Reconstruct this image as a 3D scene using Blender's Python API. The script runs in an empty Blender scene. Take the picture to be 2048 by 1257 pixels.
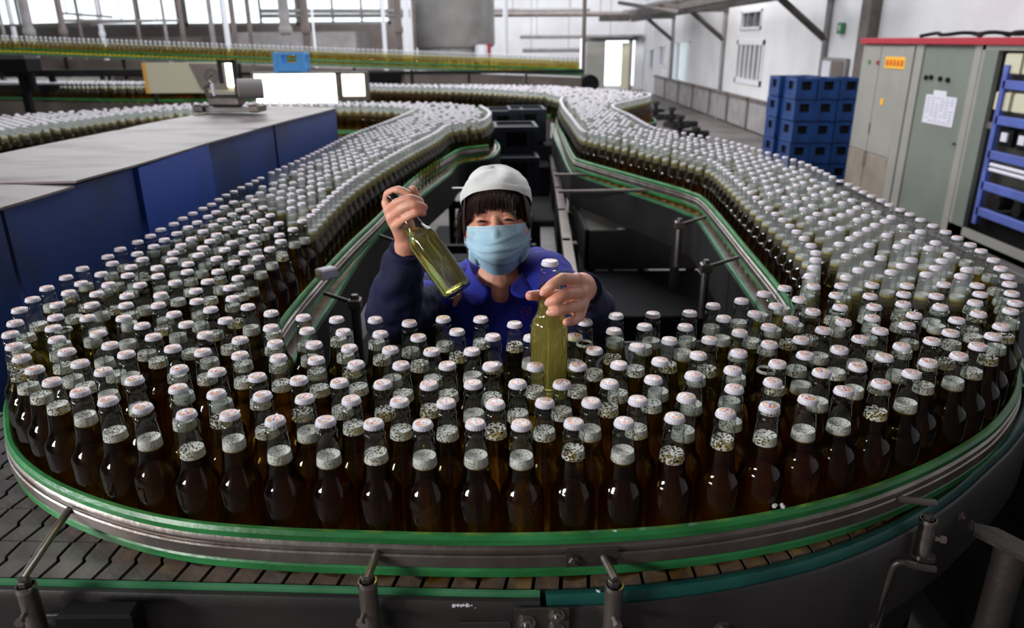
import bpy, bmesh, math, random
import numpy as np
from mathutils import Vector, Matrix, noise
random.seed(7)
PI = math.pi
SC = bpy.context.scene
COL = SC.collection

# ------------------------------------------------------------------ camera
CAM = Vector((0, 0, 1.805))
FPX = 1483.52
AX_R = Vector((0.99997153, -0.00261422, -0.00707841))
AX_D = Vector((-0.00754573, -0.34644007, -0.93804176))
AX_F = Vector((0.0, 0.93806847, -0.34644993))
cd = bpy.data.cameras.new('camera')
cam = bpy.data.objects.new('camera', cd)
COL.objects.link(cam)
cd.sensor_width = 36.0
cd.lens = FPX / 2048 * 36.0
cd.clip_start = 0.05
cd.clip_end = 200
m = Matrix.Identity(4)
for i in range(3):
    m[i][0] = AX_R[i]; m[i][1] = -AX_D[i]; m[i][2] = -AX_F[i]; m[i][3] = CAM[i]
cam.matrix_world = m
cd.dof.use_dof = True
cd.dof.focus_distance = 1.22
cd.dof.aperture_fstop = 4.8
SC.camera = cam

def at(px, py, Y):
    """a point of the hall seen at photograph pixel (px, py) that stands Y metres from the camera"""
    d = AX_R * ((px - 1024) / FPX) + AX_D * ((py - 628.5) / FPX) + AX_F
    return CAM + d * (Y / d.y)

# ------------------------------------------------------------------ world, light, exposure
w = bpy.data.worlds.new('sky'); SC.world = w; w.use_nodes = True
bg = w.node_tree.nodes['Background']
bg.inputs[0].default_value = (0.86, 0.92, 1.0, 1); bg.inputs[1].default_value = 2.6
SC.view_settings.view_transform = 'Standard'; SC.view_settings.look = 'None'
SC.view_settings.gamma = 1; SC.view_settings.exposure = 0.0
SC.view_settings.use_curve_mapping = False
cy = SC.cycles
cy.max_bounces = 10; cy.diffuse_bounces = 2; cy.glossy_bounces = 3; cy.transmission_bounces = 9
cy.transparent_max_bounces = 28; cy.sample_clamp_indirect = 2.5; cy.blur_glossy = 0.6
cy.caustics_reflective = False; cy.caustics_refractive = True
cy.use_denoising = True

def area(name, loc, target, sx, sy, power, color):
    l = bpy.data.lights.new(name, 'AREA'); l.shape = 'RECTANGLE'; l.size = sx; l.size_y = sy
    l.energy = power; l.color = color
    o = bpy.data.objects.new(name, l); COL.objects.link(o); o.location = loc
    o.rotation_euler = (Vector(target) - Vector(loc)).to_track_quat('-Z', 'Y').to_euler()
    o['label'] = 'added area lamp out of view that lights the hall'; o['kind'] = 'structure'
    return o
# area lamps added out of view to light the hall; no openings there
area('glint_lamp_left', (-6.0, 0.3, 2.95), (0, 1.3, 1.3), 1.6, .6, 185, (.97, .98, 1))  # stands in for unseen left windows, aimed for the shoulder glints
area('glint_lamp_near', (-4.6, -2.3, 3.0), (0, 1.3, 1.3), 1.6, .55, 185, (1, .98, .96))
area('fill_middle', (0.3, 5.6, 5.2), (0.2, 4.4, 1.0), 3.0, 4.0, 230, (.93, .95, 1))
area('fill_far', (-3.5, 13, 5.2), (-3.5, 13, 0), 12, 8, 1300, (.95, .97, 1))
area('fill_right', (3.6, 17, 5.2), (4.6, 17, 1), 2, 14, 620, (1, .98, .96))
area('fill_end', (-1.0, 24, 5.3), (-.5, 29.5, 2.2), 10, 3, 1100, (.96, .97, 1))  # added to brighten the end wall
area('fill_cabinets', (1.6, 7.0, 5.2), (4.0, 7.5, 1.0), 1.4, 3, 48, (1, .98, .96))

# ------------------------------------------------------------------ materials
def mat(name, color=(.5, .5, .5), rough=.5, metal=0.0, color2=None, nscale=20, bump=0.0, bscale=60,
        spec=.5, detail=4, lo=.35, hi=.65, coord='Object', stretch=None, sheen=0):
    mt = bpy.data.materials.new(name); mt.use_nodes = True
    nt = mt.node_tree; b = nt.nodes['Principled BSDF']
    b.inputs['Base Color'].default_value = (*color, 1)
    b.inputs['Roughness'].default_value = rough; b.inputs['Metallic'].default_value = metal
    b.inputs['Specular IOR Level'].default_value = spec
    if sheen:
        b.inputs['Sheen Weight'].default_value = sheen
    tc = nt.nodes.new('ShaderNodeTexCoord'); out = tc.outputs[coord]
    if stretch:
        mp = nt.nodes.new('ShaderNodeMapping'); mp.inputs['Scale'].default_value = stretch
        nt.links.new(out, mp.inputs[0]); out = mp.outputs[0]
    if color2:
        n = nt.nodes.new('ShaderNodeTexNoise'); n.inputs['Scale'].default_value = nscale
        n.inputs['Detail'].default_value = detail; nt.links.new(out, n.inputs[0])
        r = nt.nodes.new('ShaderNodeValToRGB')
        r.color_ramp.elements[0].position = lo; r.color_ramp.elements[0].color = (*color, 1)
        r.color_ramp.elements[1].position = hi; r.color_ramp.elements[1].color = (*color2, 1)
        nt.links.new(n.outputs[0], r.inputs[0]); nt.links.new(r.outputs[0], b.inputs['Base Color'])
    if bump:
        n = nt.nodes.new('ShaderNodeTexNoise'); n.inputs['Scale'].default_value = bscale
        n.inputs['Detail'].default_value = 3; nt.links.new(out, n.inputs[0])
        bp = nt.nodes.new('ShaderNodeBump'); bp.inputs['Strength'].default_value = bump
        bp.inputs['Distance'].default_value = .01
        nt.links.new(n.outputs[0], bp.inputs['Height']); nt.links.new(bp.outputs[0], b.inputs['Normal'])
    return mt

def emis(name, color, strength):
    mt = bpy.data.materials.new(name); mt.use_nodes = True
    b = mt.node_tree.nodes['Principled BSDF']
    b.inputs['Base Color'].default_value = (*color, 1)
    b.inputs['Emission Color'].default_value = (*color, 1); b.inputs['Emission Strength'].default_value = strength
    return mt

def glass_thin(name='clear_glass', haze=0.0):
    mt = bpy.data.materials.new(name); mt.use_nodes = True; nt = mt.node_tree
    nt.nodes.clear(); N = nt.nodes.new
    o = N('ShaderNodeOutputMaterial'); mx = N('ShaderNodeMixShader'); t = N('ShaderNodeBsdfTransparent'); g = N('ShaderNodeBsdfGlossy')
    lw = N('ShaderNodeLayerWeight'); lw.inputs[0].default_value = .5
    cr = N('ShaderNodeValToRGB'); e = cr.color_ramp.elements
    e[0].position = 0.0; e[0].color = (.036,) * 3 + (1,)
    e[1].position = 1.0; e[1].color = (.8,) * 3 + (1,)
    k = e.new(.6); k.color = (.07,) * 3 + (1,)
    k = e.new(.82); k.color = (.50,) * 3 + (1,)
    g.inputs['Roughness'].default_value = .03
    tr = N('ShaderNodeValToRGB'); e = tr.color_ramp.elements
    e[0].position = .0; e[0].color = (.95, .965, .955, 1); e[1].position = .95; e[1].color = (.55, .6, .58, 1)
    L = nt.links.new
    L(lw.outputs['Facing'], cr.inputs[0]); L(lw.outputs['Facing'], tr.inputs[0]); L(cr.outputs[0], mx.inputs[0])
    L(tr.outputs[0], t.inputs[0]); L(t.outputs[0], mx.inputs[1]); L(g.outputs[0], mx.inputs[2])
    if haze:      # whitish scatter mixed in so far necks look brightly lit
        d = N('ShaderNodeBsdfDiffuse'); d.inputs[0].default_value = (.85, .87, .88, 1); tl = N('ShaderNodeBsdfTranslucent'); tl.inputs[0].default_value = (.85, .87, .88, 1)
        m2 = N('ShaderNodeMixShader'); L(d.outputs[0], m2.inputs[1]); L(tl.outputs[0], m2.inputs[2])
        m3 = N('ShaderNodeMixShader'); m3.inputs[0].default_value = haze; L(mx.outputs[0], m3.inputs[1]); L(m2.outputs[0], m3.inputs[2]); L(m3.outputs[0], o.inputs[0])
    else: L(mx.outputs[0], o.inputs[0])
    return mt

def beer_mat(name, color, direct=.5):
    mt = bpy.data.materials.new(name); mt.use_nodes = True; nt = mt.node_tree
    nt.nodes.clear(); N = nt.nodes.new
    o = N('ShaderNodeOutputMaterial'); r = N('ShaderNodeBsdfRefraction'); r.inputs['IOR'].default_value = 1.34
    r.inputs['Roughness'].default_value = 0.0; r.inputs['Color'].default_value = (*color, 1)
    t = N('ShaderNodeBsdfTransparent'); t.inputs['Color'].default_value = (*[c ** .9 for c in color], 1)
    mx = N('ShaderNodeMixShader'); mx.inputs[0].default_value = direct
    nt.links.new(r.outputs[0], mx.inputs[1]); nt.links.new(t.outputs[0], mx.inputs[2]); nt.links.new(mx.outputs[0], o.inputs[0])
    return mt

def foam_mat(name, scale, thr, col=(.88, .87, .83)):
    mt = bpy.data.materials.new(name); mt.use_nodes = True; nt = mt.node_tree
    N = nt.nodes.new; L = nt.links.new
    b = nt.nodes['Principled BSDF']; o = nt.nodes['Material Output']
    b.inputs['Base Color'].default_value = (*col, 1); b.inputs['Roughness'].default_value = .55
    tc = N('ShaderNodeTexCoord'); v = N('ShaderNodeTexVoronoi'); v.inputs['Scale'].default_value = scale
    oi = N('ShaderNodeObjectInfo'); ad = N('ShaderNodeVectorMath'); ad.operation = 'ADD'
    sc = N('ShaderNodeVectorMath'); sc.operation = 'SCALE'; sc.inputs['Scale'].default_value = 7.0
    L(oi.outputs['Location'], sc.inputs[0]); L(tc.outputs['Object'], ad.inputs[0]); L(sc.outputs[0], ad.inputs[1])
    L(ad.outputs[0], v.inputs[0])
    n = N('ShaderNodeTexNoise'); n.inputs['Scale'].default_value = 70; L(ad.outputs[0], n.inputs[0])
    ma = N('ShaderNodeMath'); ma.operation = 'MULTIPLY_ADD'; ma.inputs[1].default_value = .5; L(n.outputs[0], ma.inputs[0]); L(v.outputs[0], ma.inputs[2])
    r = N('ShaderNodeValToRGB'); r.color_ramp.elements[0].position = thr; r.color_ramp.elements[1].position = thr + .09
    L(ma.outputs[0], r.inputs[0])
    t = N('ShaderNodeBsdfTransparent'); t.inputs[0].default_value = (.93, .9, .84, 1)
    mx = N('ShaderNodeMixShader'); L(r.outputs[0], mx.inputs[0]); L(t.outputs[0], mx.inputs[1]); L(b.outputs[0], mx.inputs[2])
    L(mx.outputs[0], o.inputs[0])
    return mt

def cap_print():
    """white crown cap printed with tan arcs, a red oval and small dark strokes"""
    mt = bpy.data.materials.new('printed_crown_cap'); mt.use_nodes = True; nt = mt.node_tree
    N = nt.nodes.new; L = nt.links.new; b = nt.nodes['Principled BSDF']
    b.inputs['Roughness'].default_value = .32
    tc = N('ShaderNodeTexCoord'); sp = N('ShaderNodeSeparateXYZ'); L(tc.outputs['Object'], sp.inputs[0])
    def math_(op, a, c=None, d=None):
        n = N('ShaderNodeMath'); n.operation = op
        for i, v in enumerate((a, c, d)):
            if v is None: continue
            if isinstance(v, (int, float)): n.inputs[i].default_value = v
            else: L(v, n.inputs[i])
        return n.outputs[0]
    def ell(x0, y0, rx, ry):
        dx = math_('DIVIDE', math_('SUBTRACT', sp.outputs[0], x0), rx)
        dy = math_('DIVIDE', math_('SUBTRACT', sp.outputs[1], y0), ry)
        return math_('LESS_THAN', math_('ADD', math_('MULTIPLY', dx, dx), math_('MULTIPLY', dy, dy)), 1.0)
    top = math_('GREATER_THAN', sp.outputs[2], .2339 - .0006)
    def mix(fac, a, c):
        n = N('ShaderNodeMix'); n.data_type = 'RGBA'; L(math_('MULTIPLY', fac, top), n.inputs[0])
        if isinstance(a, tuple): n.inputs[6].default_value = a
        else: L(a, n.inputs[6])
        n.inputs[7].default_value = c
        return n.outputs[2]
    white = (.72, .70, .79, 1)
    disk = ell(0, 0, .0098, .0098); band = ell(0, 0, .0099, .0045)
    ring = math_('SUBTRACT', disk, band); ring = math_('MAXIMUM', ring, 0.0)
    c = mix(ring, white, (.66, .33, .12, 1))
    inner = ell(0.001, .0045, .0042, .0030); c = mix(inner, c, (.78, .70, .66, 1))
    c = mix(ell(-.0050, -.0008, .0032, .0021), c, (.72, .05, .03, 1))
    c = mix(ell(.0052, .0042, .0018, .0013), c, (.75, .10, .05, 1))
    nz = N('ShaderNodeTexNoise'); nz.inputs['Scale'].default_value = 620; nz.inputs['Detail'].default_value = 1; L(tc.outputs['Object'], nz.inputs[0])
    gl = math_('MULTIPLY', math_('GREATER_THAN', nz.outputs[0], .53), ell(.0038, -.0012, .0042, .0024))
    c = mix(gl, c, (.03, .025, .03, 1))
    L(c, b.inputs['Base Color'])
    return mt

M = {}
M['glass'] = glass_thin()
M['glass_far'] = glass_thin('whitened_glass', .16)
M['beer_far'] = beer_mat('amber_beer_far', (.985, .87, .36), .68)
M['beer'] = beer_mat('amber_beer', (.96, .80, .31))
M['beer_light'] = beer_mat('pale_beer', (.99, .93, .52), .22)
M['foam_a'] = foam_mat('beer_foam_dense', 430, .53)
M['foam_b'] = foam_mat('beer_foam_bubbly', 310, .62)
M['foam_c'] = foam_mat('beer_foam_sparse', 270, .74)
M['foam_far'] = mat('beer_foam_far', (.72, .71, .68), .6)
M['cap'] = cap_print()
M['cap_far'] = mat('plain_white_cap', (.70, .68, .77), .35, color2=(.70, .62, .66), nscale=90)
M['green'] = mat('green_wear_plastic', (.012, .13, .03), .33, color2=(.035, .26, .075), nscale=9, bump=.08, stretch=(1, 1, 3))
M['green_pale'] = mat('dull_green_wear_plastic', (.03, .17, .07), .4, color2=(.07, .25, .12), nscale=14)
M['teal'] = mat('teal_wear_plastic', (.006, .07, .065), .4, color2=(.012, .12, .10), nscale=12)
M['steel'] = mat('brushed_steel', (.30, .27, .25), .36, .85, color2=(.20, .16, .14), nscale=14, bump=.1)
M['steel_dark'] = mat('stained_steel', (.075, .07, .068), .45, .7, color2=(.12, .10, .09), nscale=8, bump=.15)
M['steel_bright'] = mat('bright_steel', (.62, .60, .57), .22, 1.0, color2=(.42, .38, .35), nscale=60)
M['frame'] = mat('dark_conveyor_plate', (.045, .043, .045), .42, .55, color2=(.075, .07, .068), nscale=5, bump=.06)
M['frame_mid'] = mat('grey_brown_conveyor_plate', (.20, .165, .145), .5, .4, color2=(.13, .105, .095), nscale=3)
M['slat'] = mat('chain_slat_steel', (.27, .24, .235), .36, .7, color2=(.40, .36, .35), nscale=25, bump=.12)
M['black'] = mat('black_rubber', (.006, .006, .007), .75, spec=.15)
M['dark'] = mat('dull_dark_metal', (.012, .012, .013), .7, .1, color2=(.022, .020, .020), nscale=6, spec=.2)  # near-black metal with faint tone noise
M['blue'] = mat('worn_blue_paint', (.016, .048, .21), .5, color2=(.02, .025, .045), nscale=3.2, detail=8, lo=.5, hi=.72, bump=.05)
M['blue2'] = mat('bright_blue_paint', (.02, .065, .36), .48, color2=(.015, .04, .17), nscale=3, detail=8, lo=.45, hi=.75, bump=.05)
M['sheet'] = mat('scuffed_pale_sheet', (.20, .165, .16), .42, .15, color2=(.085, .045, .04), nscale=2.6, detail=10, lo=.47, hi=.64, bump=.12, bscale=9, stretch=(1, 2.2, 1))
M['concrete'] = mat('hall_concrete', (.15, .135, .13), .7, color2=(.085, .075, .072), nscale=1.3, detail=8, bump=.1)
M['wall'] = mat('white_wall_paint', (.78, .78, .80), .7, color2=(.68, .67, .69), nscale=1.2, detail=6)
M['wall_low'] = mat('grey_dado_board', (.36, .34, .35), .6, color2=(.26, .24, .24), nscale=3)
M['ceil'] = mat('ceiling_board', (.30, .30, .31), .8)
M['brownwall'] = mat('brown_panel_wall', (.13, .10, .095), .7, color2=(.19, .155, .15), nscale=1.0)
M['pipe_grey'] = mat('grey_painted_pipe', (.28, .27, .27), .5, color2=(.20, .18, .18), nscale=5)
M['pipe_brown'] = mat('brown_painted_column', (.11, .085, .08), .6, color2=(.17, .14, .13), nscale=4)
M['pipe_white'] = mat('white_painted_pipe', (.72, .73, .78), .45)
M['beam'] = mat('dark_roof_steel', (.06, .052, .05), .6, color2=(.10, .085, .08), nscale=5)
M['cab'] = mat('grey_cabinet_enamel', (.335, .325, .29), .42, color2=(.30, .285, .255), nscale=2)
M['cab_green'] = mat('grey_green_enamel', (.20, .22, .19), .4, color2=(.165, .185, .16), nscale=2)
M['cab_dirt'] = mat('dusty_enamel', (.24, .195, .15), .6, color2=(.30, .26, .21), nscale=5)
M['red'] = mat('red_trim_paint', (.42, .012, .03), .4)
M['rack'] = mat('blue_rack_paint', (.10, .15, .50), .45, color2=(.07, .10, .36), nscale=4)
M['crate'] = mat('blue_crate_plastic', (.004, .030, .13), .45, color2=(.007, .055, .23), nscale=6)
M['crate_shaded'] = mat('shaded_blue_crate_plastic', (.002, .007, .028), .6, color2=(.002, .004, .01), nscale=6)  # crate blue darkened to stand in for shade under the conveyors
M['crate_sky'] = mat('light_blue_crate_plastic', (.04, .26, .62), .45)
M['paper'] = mat('white_paper', (.72, .70, .78), .7)
M['ink'] = mat('grey_print', (.36, .34, .46), .8)
M['cream'] = mat('cream_board', (.62, .58, .42), .6)
M['orange'] = mat('orange_edge', (.75, .38, .04), .5)
M['yellow'] = mat('yellow_sign', (.95, .48, .02), .5)
M['red_ink'] = mat('red_lettering', (.75, .06, .01), .5)
M['tank'] = mat('stainless_tank', (.42, .41, .41), .42, .45, color2=(.30, .28, .27), nscale=1.5)
M['lamp'] = emis('light_box_screen', (1, .99, .80), 7.0)
M['skin'] = mat('skin', (.78, .40, .27), .45, color2=(.80, .32, .22), nscale=28, bump=.05, bscale=250)
M['skin'].node_tree.nodes['Principled BSDF'].inputs['Subsurface Weight'].default_value = .12
M['skin'].node_tree.nodes['Principled BSDF'].inputs['Subsurface Radius'].default_value = (.02, .006, .003)
M['nail'] = mat('fingernail', (.80, .42, .36), .25)
M['hair'] = mat('dark_brown_hair', (.018, .010, .008), .42, color2=(.045, .022, .015), nscale=60, stretch=(6, 6, 1))
M['cloth_white'] = mat('white_cotton', (.80, .80, .78), .8, bump=.25, bscale=380, color2=(.74, .74, .73), nscale=12)
M['mask'] = mat('blue_mask_fabric', (.40, .64, .80), .75, color2=(.48, .72, .86), nscale=45, bump=.15, bscale=400)
M['mask_white'] = mat('white_mask_edge', (.72, .80, .86), .7)
M['jacket'] = mat('royal_blue_cotton', (.012, .022, .42), .8, bump=.3, bscale=420, color2=(.010, .016, .30), nscale=9)
M['sleeve'] = mat('navy_sleeve_cotton', (.004, .005, .055), .85, bump=.3, bscale=380, color2=(.003, .004, .028), nscale=14)
M['eye'] = mat('dark_lash', (.012, .007, .006), .4)
def add_scatter(m_, col, f):
    nt = m_.node_tree; o = nt.nodes['Material Output']; src = o.inputs[0].links[0].from_socket
    t = nt.nodes.new('ShaderNodeBsdfTranslucent'); t.inputs[0].default_value = (*col, 1); d = nt.nodes.new('ShaderNodeBsdfDiffuse'); d.inputs[0].default_value = (*col, 1)
    a = nt.nodes.new('ShaderNodeAddShader'); nt.links.new(t.outputs[0], a.inputs[0]); nt.links.new(d.outputs[0], a.inputs[1])
    mx = nt.nodes.new('ShaderNodeMixShader'); mx.inputs[0].default_value = f
    nt.links.new(src, mx.inputs[1]); nt.links.new(a.outputs[0], mx.inputs[2]); nt.links.new(mx.outputs[0], o.inputs[0])
M['beer_shaken'] = beer_mat('shaken_beer', (.99, .93, .52), .3); add_scatter(M['beer_shaken'], (.62, .52, .13), .13)
add_scatter(M['beer_light'], (.55, .50, .15), .05)
M['lip'] = mat('lip', (.5, .16, .13), .4)
M['window_glass'] = glass_thin(); M['window_glass'].name = 'window_glass'
M['grille'] = mat('window_bars', (.06, .06, .07), .5)
M['shade'] = mat('dark_window_glass', (.10, .11, .13), .2)

# ------------------------------------------------------------------ helpers
def link(name, me, m, parent=None):
    o = bpy.data.objects.new(name, me)
    for x in (m if isinstance(m, (list, tuple)) else [m]):
        me.materials.append(x)
    COL.objects.link(o)
    if parent: o.parent = parent
    return o

def tag(o, label=None, cat=None, group=None, kind=None):
    if label: o['label'] = label
    if cat: o['category'] = cat
    if group: o['group'] = group
    if kind: o['kind'] = kind
    return o

def empty(name, loc=(0, 0, 0), rz=0.0, label=None, cat=None, group=None):
    o = bpy.data.objects.new(name, None); COL.objects.link(o); o.location = loc; o.rotation_euler = (0, 0, rz)
    o.empty_display_size = .05
    return tag(o, label, cat, group)

class MB:
    def __init__(s): s.v = []; s.f = []; s.mi = []; s.cur = 0
    def add(s, vs, fs):
        b = len(s.v); s.v += [tuple(v) for v in vs]; s.f += [tuple(i + b for i in f) for f in fs]; s.mi += [s.cur] * len(fs); return s
    def box(s, c, d, rz=0, ch=0.0):
        x, y, z = [k / 2 for k in d]; ca, sa = math.cos(rz), math.sin(rz)
        h = min(ch, x * .9, y * .9, z * .9)
        if h <= 0:
            P = [(i * x, j * y, k * z) for k in (-1, 1) for i, j in ((-1, -1), (1, -1), (1, 1), (-1, 1))]
            F = [(3, 2, 1, 0), (4, 5, 6, 7), (0, 1, 5, 4), (1, 2, 6, 5), (2, 3, 7, 6), (3, 0, 4, 7)]
        else:
            P = []
            for zz, q in ((-z, h), (-z + h, 0), (z - h, 0), (z, h)):
                P += [(-x + q, -y + q, zz), (x - q, -y + q, zz), (x - q, y - q, zz), (-x + q, y - q, zz)]
            F = [(3, 2, 1, 0), (12, 13, 14, 15)]
            for l in range(3):
                for k in range(4):
                    a = l * 4 + k; b = l * 4 + (k + 1) % 4; F.append((a, b, b + 4, a + 4))
        return s.add([(c[0] + p[0] * ca - p[1] * sa, c[1] + p[0] * sa + p[1] * ca, c[2] + p[2]) for p in P], F)
    def box2(s, a, b, ch=0.0):
        return s.box([(a[i] + b[i]) / 2 for i in range(3)], [abs(a[i] - b[i]) for i in range(3)], 0, ch)
    def lathe(s, prof, n=24, c=(0, 0, 0), axis=None, cap0=True, cap1=True, wob=None):
        R = Vector((0, 0, 1)).rotation_difference(Vector(axis)).to_matrix() if axis is not None else Matrix.Identity(3)
        vs = []
        for r, z in prof:
            for k in range(n):
                a = 2 * PI * k / n; rr = r * (wob(k, z) if wob else 1)
                vs.append(Vector(c) + R @ Vector((rr * math.cos(a), rr * math.sin(a), z)))
        fs = []
        for l in range(len(prof) - 1):
            for k in range(n):
                a = l * n + k; b = l * n + (k + 1) % n; fs.append((a, b, b + n, a + n))
        if cap0: fs.append(tuple(range(n - 1, -1, -1)))
        if cap1: fs.append(tuple(range((len(prof) - 1) * n, len(prof) * n)))
        return s.add(vs, fs)
    def cyl(s, a, b, r, n=12, r2=None):
        a, b = Vector(a), Vector(b); L = (b - a).length
        return s.lathe([(r, 0), (r if r2 is None else r2, L)], n, a, b - a)
    def tube(s, pts, r, n=8, radii=None, closed=False):
        pts = [Vector(p) for p in pts]; m_ = len(pts); vs = []
        up = Vector((0, 0, 1)); pn = None
        for i, p in enumerate(pts):
            t = (pts[min(i + 1, m_ - 1)] - pts[max(i - 1, 0)]).normalized()
            if pn is None:
                x = t.cross(up) if abs(t.z) < .95 else t.cross(Vector((1, 0, 0)))
            else: x = pn - t * pn.dot(t)
            x.normalize(); pn = x; y = t.cross(x); rr = radii[i] if radii else r
            for k in range(n):
                a = 2 * PI * k / n; vs.append(p + x * (rr * math.cos(a)) + y * (rr * math.sin(a)))
        fs = [(i * n + k, i * n + (k + 1) % n, (i + 1) * n + (k + 1) % n, (i + 1) * n + k) for i in range(m_ - 1) for k in range(n)]
        fs += [tuple(range(n - 1, -1, -1)), tuple(range((m_ - 1) * n, m_ * n))]
        return s.add(vs, fs)
    def sweep(s, path, prof, closed_prof=True):
        """path: 2D points; prof: (offset to the right of travel, z)"""
        path = [Vector((p[0], p[1], p[2] if len(p) > 2 else 0)) for p in path]; m_ = len(path); n = len(prof); vs = []
        for i, p in enumerate(path):
            t = path[min(i + 1, m_ - 1)] - path[max(i - 1, 0)]; t.z = 0; t.normalize(); rt = Vector((t.y, -t.x, 0))
            for o_, z in prof: vs.append((p.x + rt.x * o_, p.y + rt.y * o_, p.z + z))
        fs = [(i * n + k, i * n + (k + 1) % n, (i + 1) * n + (k + 1) % n, (i + 1) * n + k) for i in range(m_ - 1) for k in range(n if closed_prof else n - 1)]
        if closed_prof: fs += [tuple(range(n - 1, -1, -1)), tuple(range((m_ - 1) * n, m_ * n))]
        return s.add(vs, fs)
    def prism(s, poly, z0, z1):
        n = len(poly)
        return s.add([(p[0], p[1], z0) for p in poly] + [(p[0], p[1], z1) for p in poly],
                     [tuple(range(n - 1, -1, -1)), tuple(range(n, 2 * n))] + [(k, (k + 1) % n, (k + 1) % n + n, k + n) for k in range(n)])
    def mesh(s, name, smooth=None):
        me = bpy.data.meshes.new(name); me.from_pydata(s.v, [], s.f)
        if any(s.mi): me.polygons.foreach_set('material_index', s.mi)
        bm = bmesh.new(); bm.from_mesh(me); bmesh.ops.recalc_face_normals(bm, faces=bm.faces); bm.to_mesh(me); bm.free()
        if smooth:
            me.shade_smooth(); me.set_sharp_from_angle(angle=math.radians(smooth))
        me.update(); return me
    def build(s, name, m_, parent=None, smooth=None):
        return link(name, s.mesh(name, smooth), m_, parent)

def catmull(P, k=8):
    P = [Vector((p[0], p[1], p[2] if len(p) > 2 else 0)) for p in P]; out = []
    Q = [P[0] * 2 - P[1]] + P + [P[-1] * 2 - P[-2]]
    for i in range(1, len(Q) - 2):
        a, b, c, d = Q[i - 1:i + 3]
        for j in range(k):
            t = j / k
            out.append(.5 * ((2 * b) + (c - a) * t + (2 * a - 5 * b + 4 * c - d) * t * t + (3 * b - a - 3 * c + d) * t ** 3))
    out.append(P[-1]); return out

def offset(path, d):
    out = []
    for i, p in enumerate(path):
        t = path[min(i + 1, len(path) - 1)] - path[max(i - 1, 0)]; t.z = 0; t.normalize()
        out.append(p + Vector((t.y, -t.x, 0)) * d)
    return out

def rrect(x0, x1, z0, z1, r=.003):
    return [(x0 + r, z0), (x1 - r, z0), (x1, z0 + r), (x1, z1 - r), (x1 - r, z1), (x0 + r, z1), (x0, z1 - r), (x0, z0 + r)]
# ------------------------------------------------------------------ the hall (setting)
def S(o, label=None): o['kind'] = 'structure'; 
def struct(mb, name, m_, smooth=None):
    o = mb.build(name, m_, None, smooth); o['kind'] = 'structure'; return o
ZC = 5.6; XL, XR, YB, YF = -20.0, 5.0, -3.0, 29.5
struct(MB().box2((XL - .2, YB - .2, -.2), (XR + .2, YF + 3, 0)), 'floor', M['concrete'])
struct(MB().box2((XL - .2, YB - .2, ZC), (XR + .2, YF + .2, ZC + .2)), 'ceiling', M['ceil'])
def wall(name, axis, c0, c1, a0, a1, z0, z1, holes, m_):
    """wall slab with rectangular openings (a from, a to, z from, z to)"""
    mb = MB(); cuts = sorted({a0, a1, *[h[0] for h in holes], *[h[1] for h in holes]})
    for u, v in zip(cuts, cuts[1:]):
        hs = sorted([(h[2], h[3]) for h in holes if h[0] <= u + 1e-6 and h[1] >= v - 1e-6]); z = z0
        for lo, hi in hs + [(z1, z1)]:
            if lo - z > 1e-4:
                mb.box2((c0, u, z), (c1, v, lo)) if axis == 'x' else mb.box2((u, c0, z), (v, c1, lo))
            z = max(z, hi)
    return struct(mb, name, m_)
WR = [(21.9, 23.9, .62, 1.75), (15.45, 17.3, .90, 1.78), (15.8, 17.2, 1.98, 2.36), (25.3, 26.3, .95, 1.62), (27.3, 28.1, .80, 1.50)]
wall('wall_right', 'x', XR, XR + .2, YB, YF, 0, ZC, WR, M['wall'])
wall('wall_back', 'y', YB - .2, YB, XL, XR, 0, ZC, [], M['brownwall'])
wall('wall_left', 'x', XL - .2, XL, YB, YF, 0, ZC, [(3, 28, 2.2, 5.2)], M['wall'])
wall('wall_far', 'y', YF, YF + .2, -4.2, XR, 0, ZC, [(2.64, 2.76, .7, 1.85), (3.58, 4.46, 0, 1.76), (4.6, 4.70, .15, 1.8)], M['wall'])
wall('wall_far', 'y', YF, YF + .2, XL, -4.2, 0, ZC, [(-19.6, -12.2, 2.38, 5.3), (-12.0, -7.8, 2.38, 5.3), (-7.6, -4.4, 2.40, 5.3)], M['brownwall'])
# windows
def window(n, axis, c, a0, a1, z0, z1, bars, pane, frame=M['pipe_white'], barm=None, t=.05):
    root = empty('window_%d' % n, (c, (a0 + a1) / 2, z0) if axis == 'x' else ((a0 + a1) / 2, c, z0)); root['kind'] = 'structure'
    def B(u0, u1, w0, w1, d0, d1, mb):
        if axis == 'x': mb.box2((d0, u0 - (a0 + a1) / 2, w0 - z0), (d1, u1 - (a0 + a1) / 2, w1 - z0))
        else: mb.box2((u0 - (a0 + a1) / 2, d0, w0 - z0), (u1 - (a0 + a1) / 2, d1, w1 - z0))
    mb = MB(); B(a0, a1, z0, z0 + t, -.02, .05, mb); B(a0, a1, z1 - t, z1, -.02, .05, mb); B(a0, a0 + t, z0, z1, -.02, .05, mb); B(a1 - t, a1, z0, z1, -.02, .05, mb)
    mb.build('window_frame', frame, root)
    mb = MB(); B(a0, a1, z0, z1, .06, .066, mb); mb.build('pane', pane, root)
    for k in range(bars):
        u = a0 + (a1 - a0) * (k + 1) / (bars + 1)
        mb = MB(); B(u - t * .45, u + t * .45, z0, z1, -.01, .04, mb); mb.build('mullion', barm or frame, root)
    return root
window(1, 'x', XR, 21.9, 23.9, .62, 1.75, 1, M['window_glass'])
window(2, 'x', XR, 15.45, 17.3, .90, 1.78, 5, M['shade'], M['pipe_white'], M['wall'], .10)
window(3, 'x', XR, 15.8, 17.2, 1.98, 2.36, 2, M['shade'], M['pipe_white'], M['wall_low'])
window(4, 'x', XR, 25.3, 26.3, .95, 1.62, 1, M['shade'])
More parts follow.
